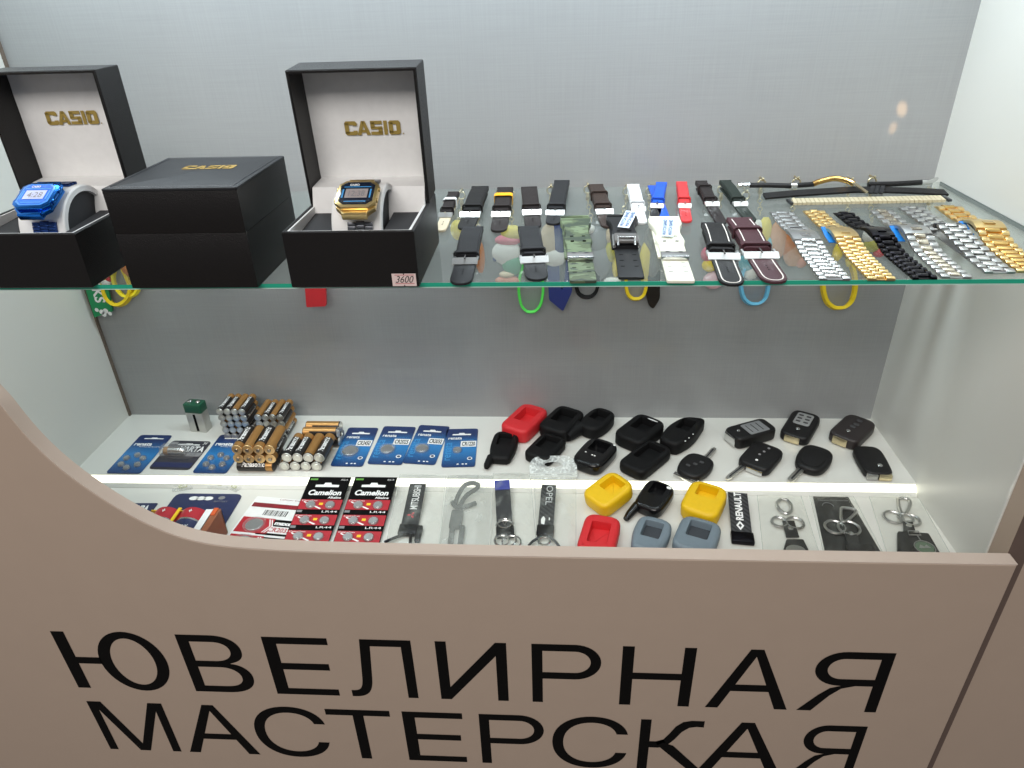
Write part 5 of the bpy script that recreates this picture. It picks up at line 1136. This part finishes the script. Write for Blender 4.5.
c = G(796, 550, .006); m = MB(); m.sheet(ellipse(.010, .008, c.x, c.y), .0056, STEEL); m.build('badge', pl, label='round metal badge')
t, G, pl = fob('bagged key fob with a triangular snap hook lying on a black card', [(841, 509), (843, 508), (852, 509), (856, 512), (848, 520), (843, 522), (841, 518)], [(835, 527, 8), (849, 528, 8.5)], [(847, 546), (860, 546), (853, 526), (842, 524)], [(846, 575), (885, 575), (872, 546), (846, 545)])
q = [atz(*x, ZL) for x in ((826.5, 560), (885, 560), (848, 497.5), (813, 497))]; base = Vector((q[0].x, q[0].y, ZL))
ct = thing('backing_card', 'black printed backing card under the middle bagged fob', 'card', tuple(base)); m = MB(); m.slab([(x.x-base.x, x.y-base.y) for x in q], .0001, .0009, 0, mat('black_fob_card', (34, 33, 32), .5)); m.build('card', ct)
m = MB(); qq = lambda u, v: atz(u, v, ZL)-base
a, b2 = qq(818, 501), qq(848, 502); m.text('Fashion Accessories', a.x, b2.x, b2.y, a.y+.002, GREYP, .0011); c = qq(828, 507); m.ring((c.x, c.y, .0011), .006, .0004, GREYP, 16, None, 4, 0, 3); m.build('print', ct, label='grey printed lettering')
t, G, pl = fob('leather key fob with a wire snap hook and round green emblem, beside the right wall', [(898, 499), (903, 498), (909, 500), (910, 505), (906, 513), (902, 514), (899, 507)], [(893.5, 517, 7.5), (906, 518, 5.5), (911, 520, 7)], [(903, 533), (915, 532), (912, 522), (903, 522)], [(897, 565), (946, 566), (928, 535), (897, 533)])
c = G(925, 547, .006); m = MB(); m.ring((c.x, c.y, .0054), .0098, .0006, STEEL, 24, None, 5); m.sheet(ellipse(.0088, .0088, c.x, c.y), .0053, mat('emblem_green', (92, 112, 92), .4)); m.add([(c.x-.006, c.y-.001, .0056), (c.x+.006, c.y-.001, .0056), (c.x+.003, c.y+.004, .0056), (c.x, c.y+.001, .0056), (c.x-.003, c.y+.004, .0056)], [(0, 1, 2, 3, 4)], STEEL); m.build('emblem', pl, label='round green and steel emblem')
m = MB(); q = [G(*x, .006) for x in ((908, 534), (922, 536), (917, 531))]; m.tube([G(909, 535, .0058), G(921, 535, .0058), G(918, 531, .0058), G(908, 531, .0058)], .0006, STEEL, 6, True); m.tube([G(917, 535, .0058), G(921, 541, .0058)], .0006, STEEL, 6); m.build('wire_trim', t)

# ================================================================ clear bags over the lanyards and fobs
def bag(label, c, zs, mt, hump=.009, seed=0, group='clear plastic bags on the lower tier'):
    """a thin crinkled sheet bag; c = BL, BR, TR, TL in the photograph, laid on the tier"""
    P = [atz(*q, z_) for q, z_ in zip(c, zs)]; base = P[0].copy()
    t = thing('plastic_bag', label, 'plastic bag', tuple(base), 0, group); n, k = 16, 20
    m = MB(); L = []
    for j in range(k+1):
        v = j/k; row = []
        for i in range(n+1):
            u = i/n; p = (P[0]*(1-u)+P[1]*u)*(1-v)+(P[3]*(1-u)+P[2]*u)*v
            e = min(1, 4*u, 4*(1-u))*min(1, 5*v+.3, 6*(1-v)+.1)
            h = hump*e+.0022*e*noise.noise((u*5+seed*7, v*6, seed))+.0004
            row.append((p.x-base.x, p.y-base.y, p.z-base.z+max(.0003, h)))
        L.append(row)
    m.loft(L, mt, False, False, False); m.build('front_sheet', t, 3)
    m = MB(); E = [L[0][i] for i in range(n+1)]+[L[j][n] for j in range(1, k+1)]+[L[k][i] for i in range(n-1, -1, -1)]+[L[j][0] for j in range(k-1, 0, -1)]
    m.tube(E, .0004, clear('bag_seam', (232, 236, 230), .5, .1), 5, True); m.build('seam', t)
    return t
zf = ZU+.0015
bag('clear bag around the black lanyard with the red emblem', ((383, 560), (437, 561), (446, 476), (400, 475)), (ZL, ZL, zf, zf), CLEARBAG, seed=1)
bag('frosted bag around the grey cord loop', ((437, 561), (488, 562), (492, 476), (448, 476)), (ZL, ZL, zf, zf), MILKBAG, .010, seed=2)
bag('clear bag around the blue-ended lanyard', ((490, 562), (538, 562), (530, 474), (493, 474)), (ZL, ZL, zf, zf), CLEARBAG, seed=3)
bag('clear bag around the lanyard with silver letters, its header lying on the key cover', ((538, 562), (576, 562), (576, 480), (534, 480)), (ZL, ZL, zf, zf), CLEARBAG, seed=4)
p0 = atz(553.5, 479.5, ZU+.002); L = (atz(553, 456, ZU+.013)-p0); w = .056
t = thing('bag_header', 'crinkled clear zip header of the bag, with a hang hole', 'bag header', tuple(p0), .03); hz = math.atan2(L.z, L.y); H = L.length
m = MB(); o = rounded([(-w/2, 0), (w/2, 0), (w/2, H), (-w/2, H)], [.0005, .0005, .018, .018], 6); m.T = Matrix.Rotation(hz, 4, 'X')
oo, hn = ring_pair(o, ellipse(.010, .0035, 0, H*.62, 40), 8)
SPARK = clear('crinkled_header', (226, 232, 230), .34, .25, .3, bump=1, scale=260, crinkle_shine=.6)
m.loft([[(x, y, 0) for x, y in oo], [(x, y, .0008) for x, y in oo], [(x, y, .0008) for x, y in hn]], SPARK, False, False); m.build('header_sheet', t)
m = MB(); m.T = Matrix.Rotation(hz, 4, 'X')
for y in (.08, .14, .22): m.box(-w/2+.0005, w/2-.0005, H*y-.0005, H*y+.0005, .0008, .0016, clear('zip_ridge', (230, 234, 230), .7, .2)); 
m.build('zip_strip', t)
bag('clear bag around the left key fob', ((764, 562), (822, 562), (800, 493), (757, 493)), (ZL,)*4, FOBBAG, .006, seed=5)
bag('clear bag around the middle key fob and its black card', ((826, 563), (888, 563), (852, 494), (809, 494)), (ZL,)*4, FOBBAG, .006, seed=6)
bag('clear bag around the right key fob beside the wall', ((890, 563), (956, 564), (916, 493), (868, 493)), (ZL,)*4, FOBBAG, .006, seed=7)
# ================================================================ light
def area(name, loc, rot, sx, sy, power, col=(1, 1, 1), spread=PI):
    l = bpy.data.lights.new(name, 'AREA'); l.shape = 'RECTANGLE'; l.size = sx; l.size_y = sy; l.energy = power; l.color = col; l.spread = spread
    o = bpy.data.objects.new(name, l); C.objects.link(o); o.location = loc; o.rotation_euler = rot; return o
area('top_light', (.5, -.10, ZT-.02), (math.radians(-4), 0, 0), .96, .05, 4.0, (.83, .94, 1))
area('lower_light', (.5, -.262, ZG-.012), (math.radians(18), 0, 0), .94, .02, .36, (1, 1, .93))
area('room_light', (.2, -1.9, 1.9), (math.radians(42), 0, 0), 1.6, .8, 40, (1, .95, .9))
for k, (u, v, e, a) in enumerate(((902, 109, 11, 2.1), (893, 128, 8, 1.6))):   # added unseen spots imitate two warm glints on the back panel
    p = aty(u, v, 0); q = Vector((.86+.1*k, -.25, ZT-.03)); l = bpy.data.lights.new('added_glint_spot', 'SPOT'); l.energy = e; l.spot_size = math.radians(a); l.spot_blend = 1; l.shadow_soft_size = .001; l.color = (1, .58, .26)
    o = bpy.data.objects.new('added_glint_spot', l); C.objects.link(o); o.location = q; o.rotation_euler = (p-q).to_track_quat('-Z', 'Y').to_euler()
w = bpy.data.worlds.new('world'); bpy.context.scene.world = w; w.use_nodes = True
w.node_tree.nodes['Background'].inputs[0].default_value = (.9, .93, 1, 1); w.node_tree.nodes['Background'].inputs[1].default_value = .22
vs = bpy.context.scene.view_settings; vs.view_transform = 'Standard'; vs.look = 'None'; vs.exposure = 0
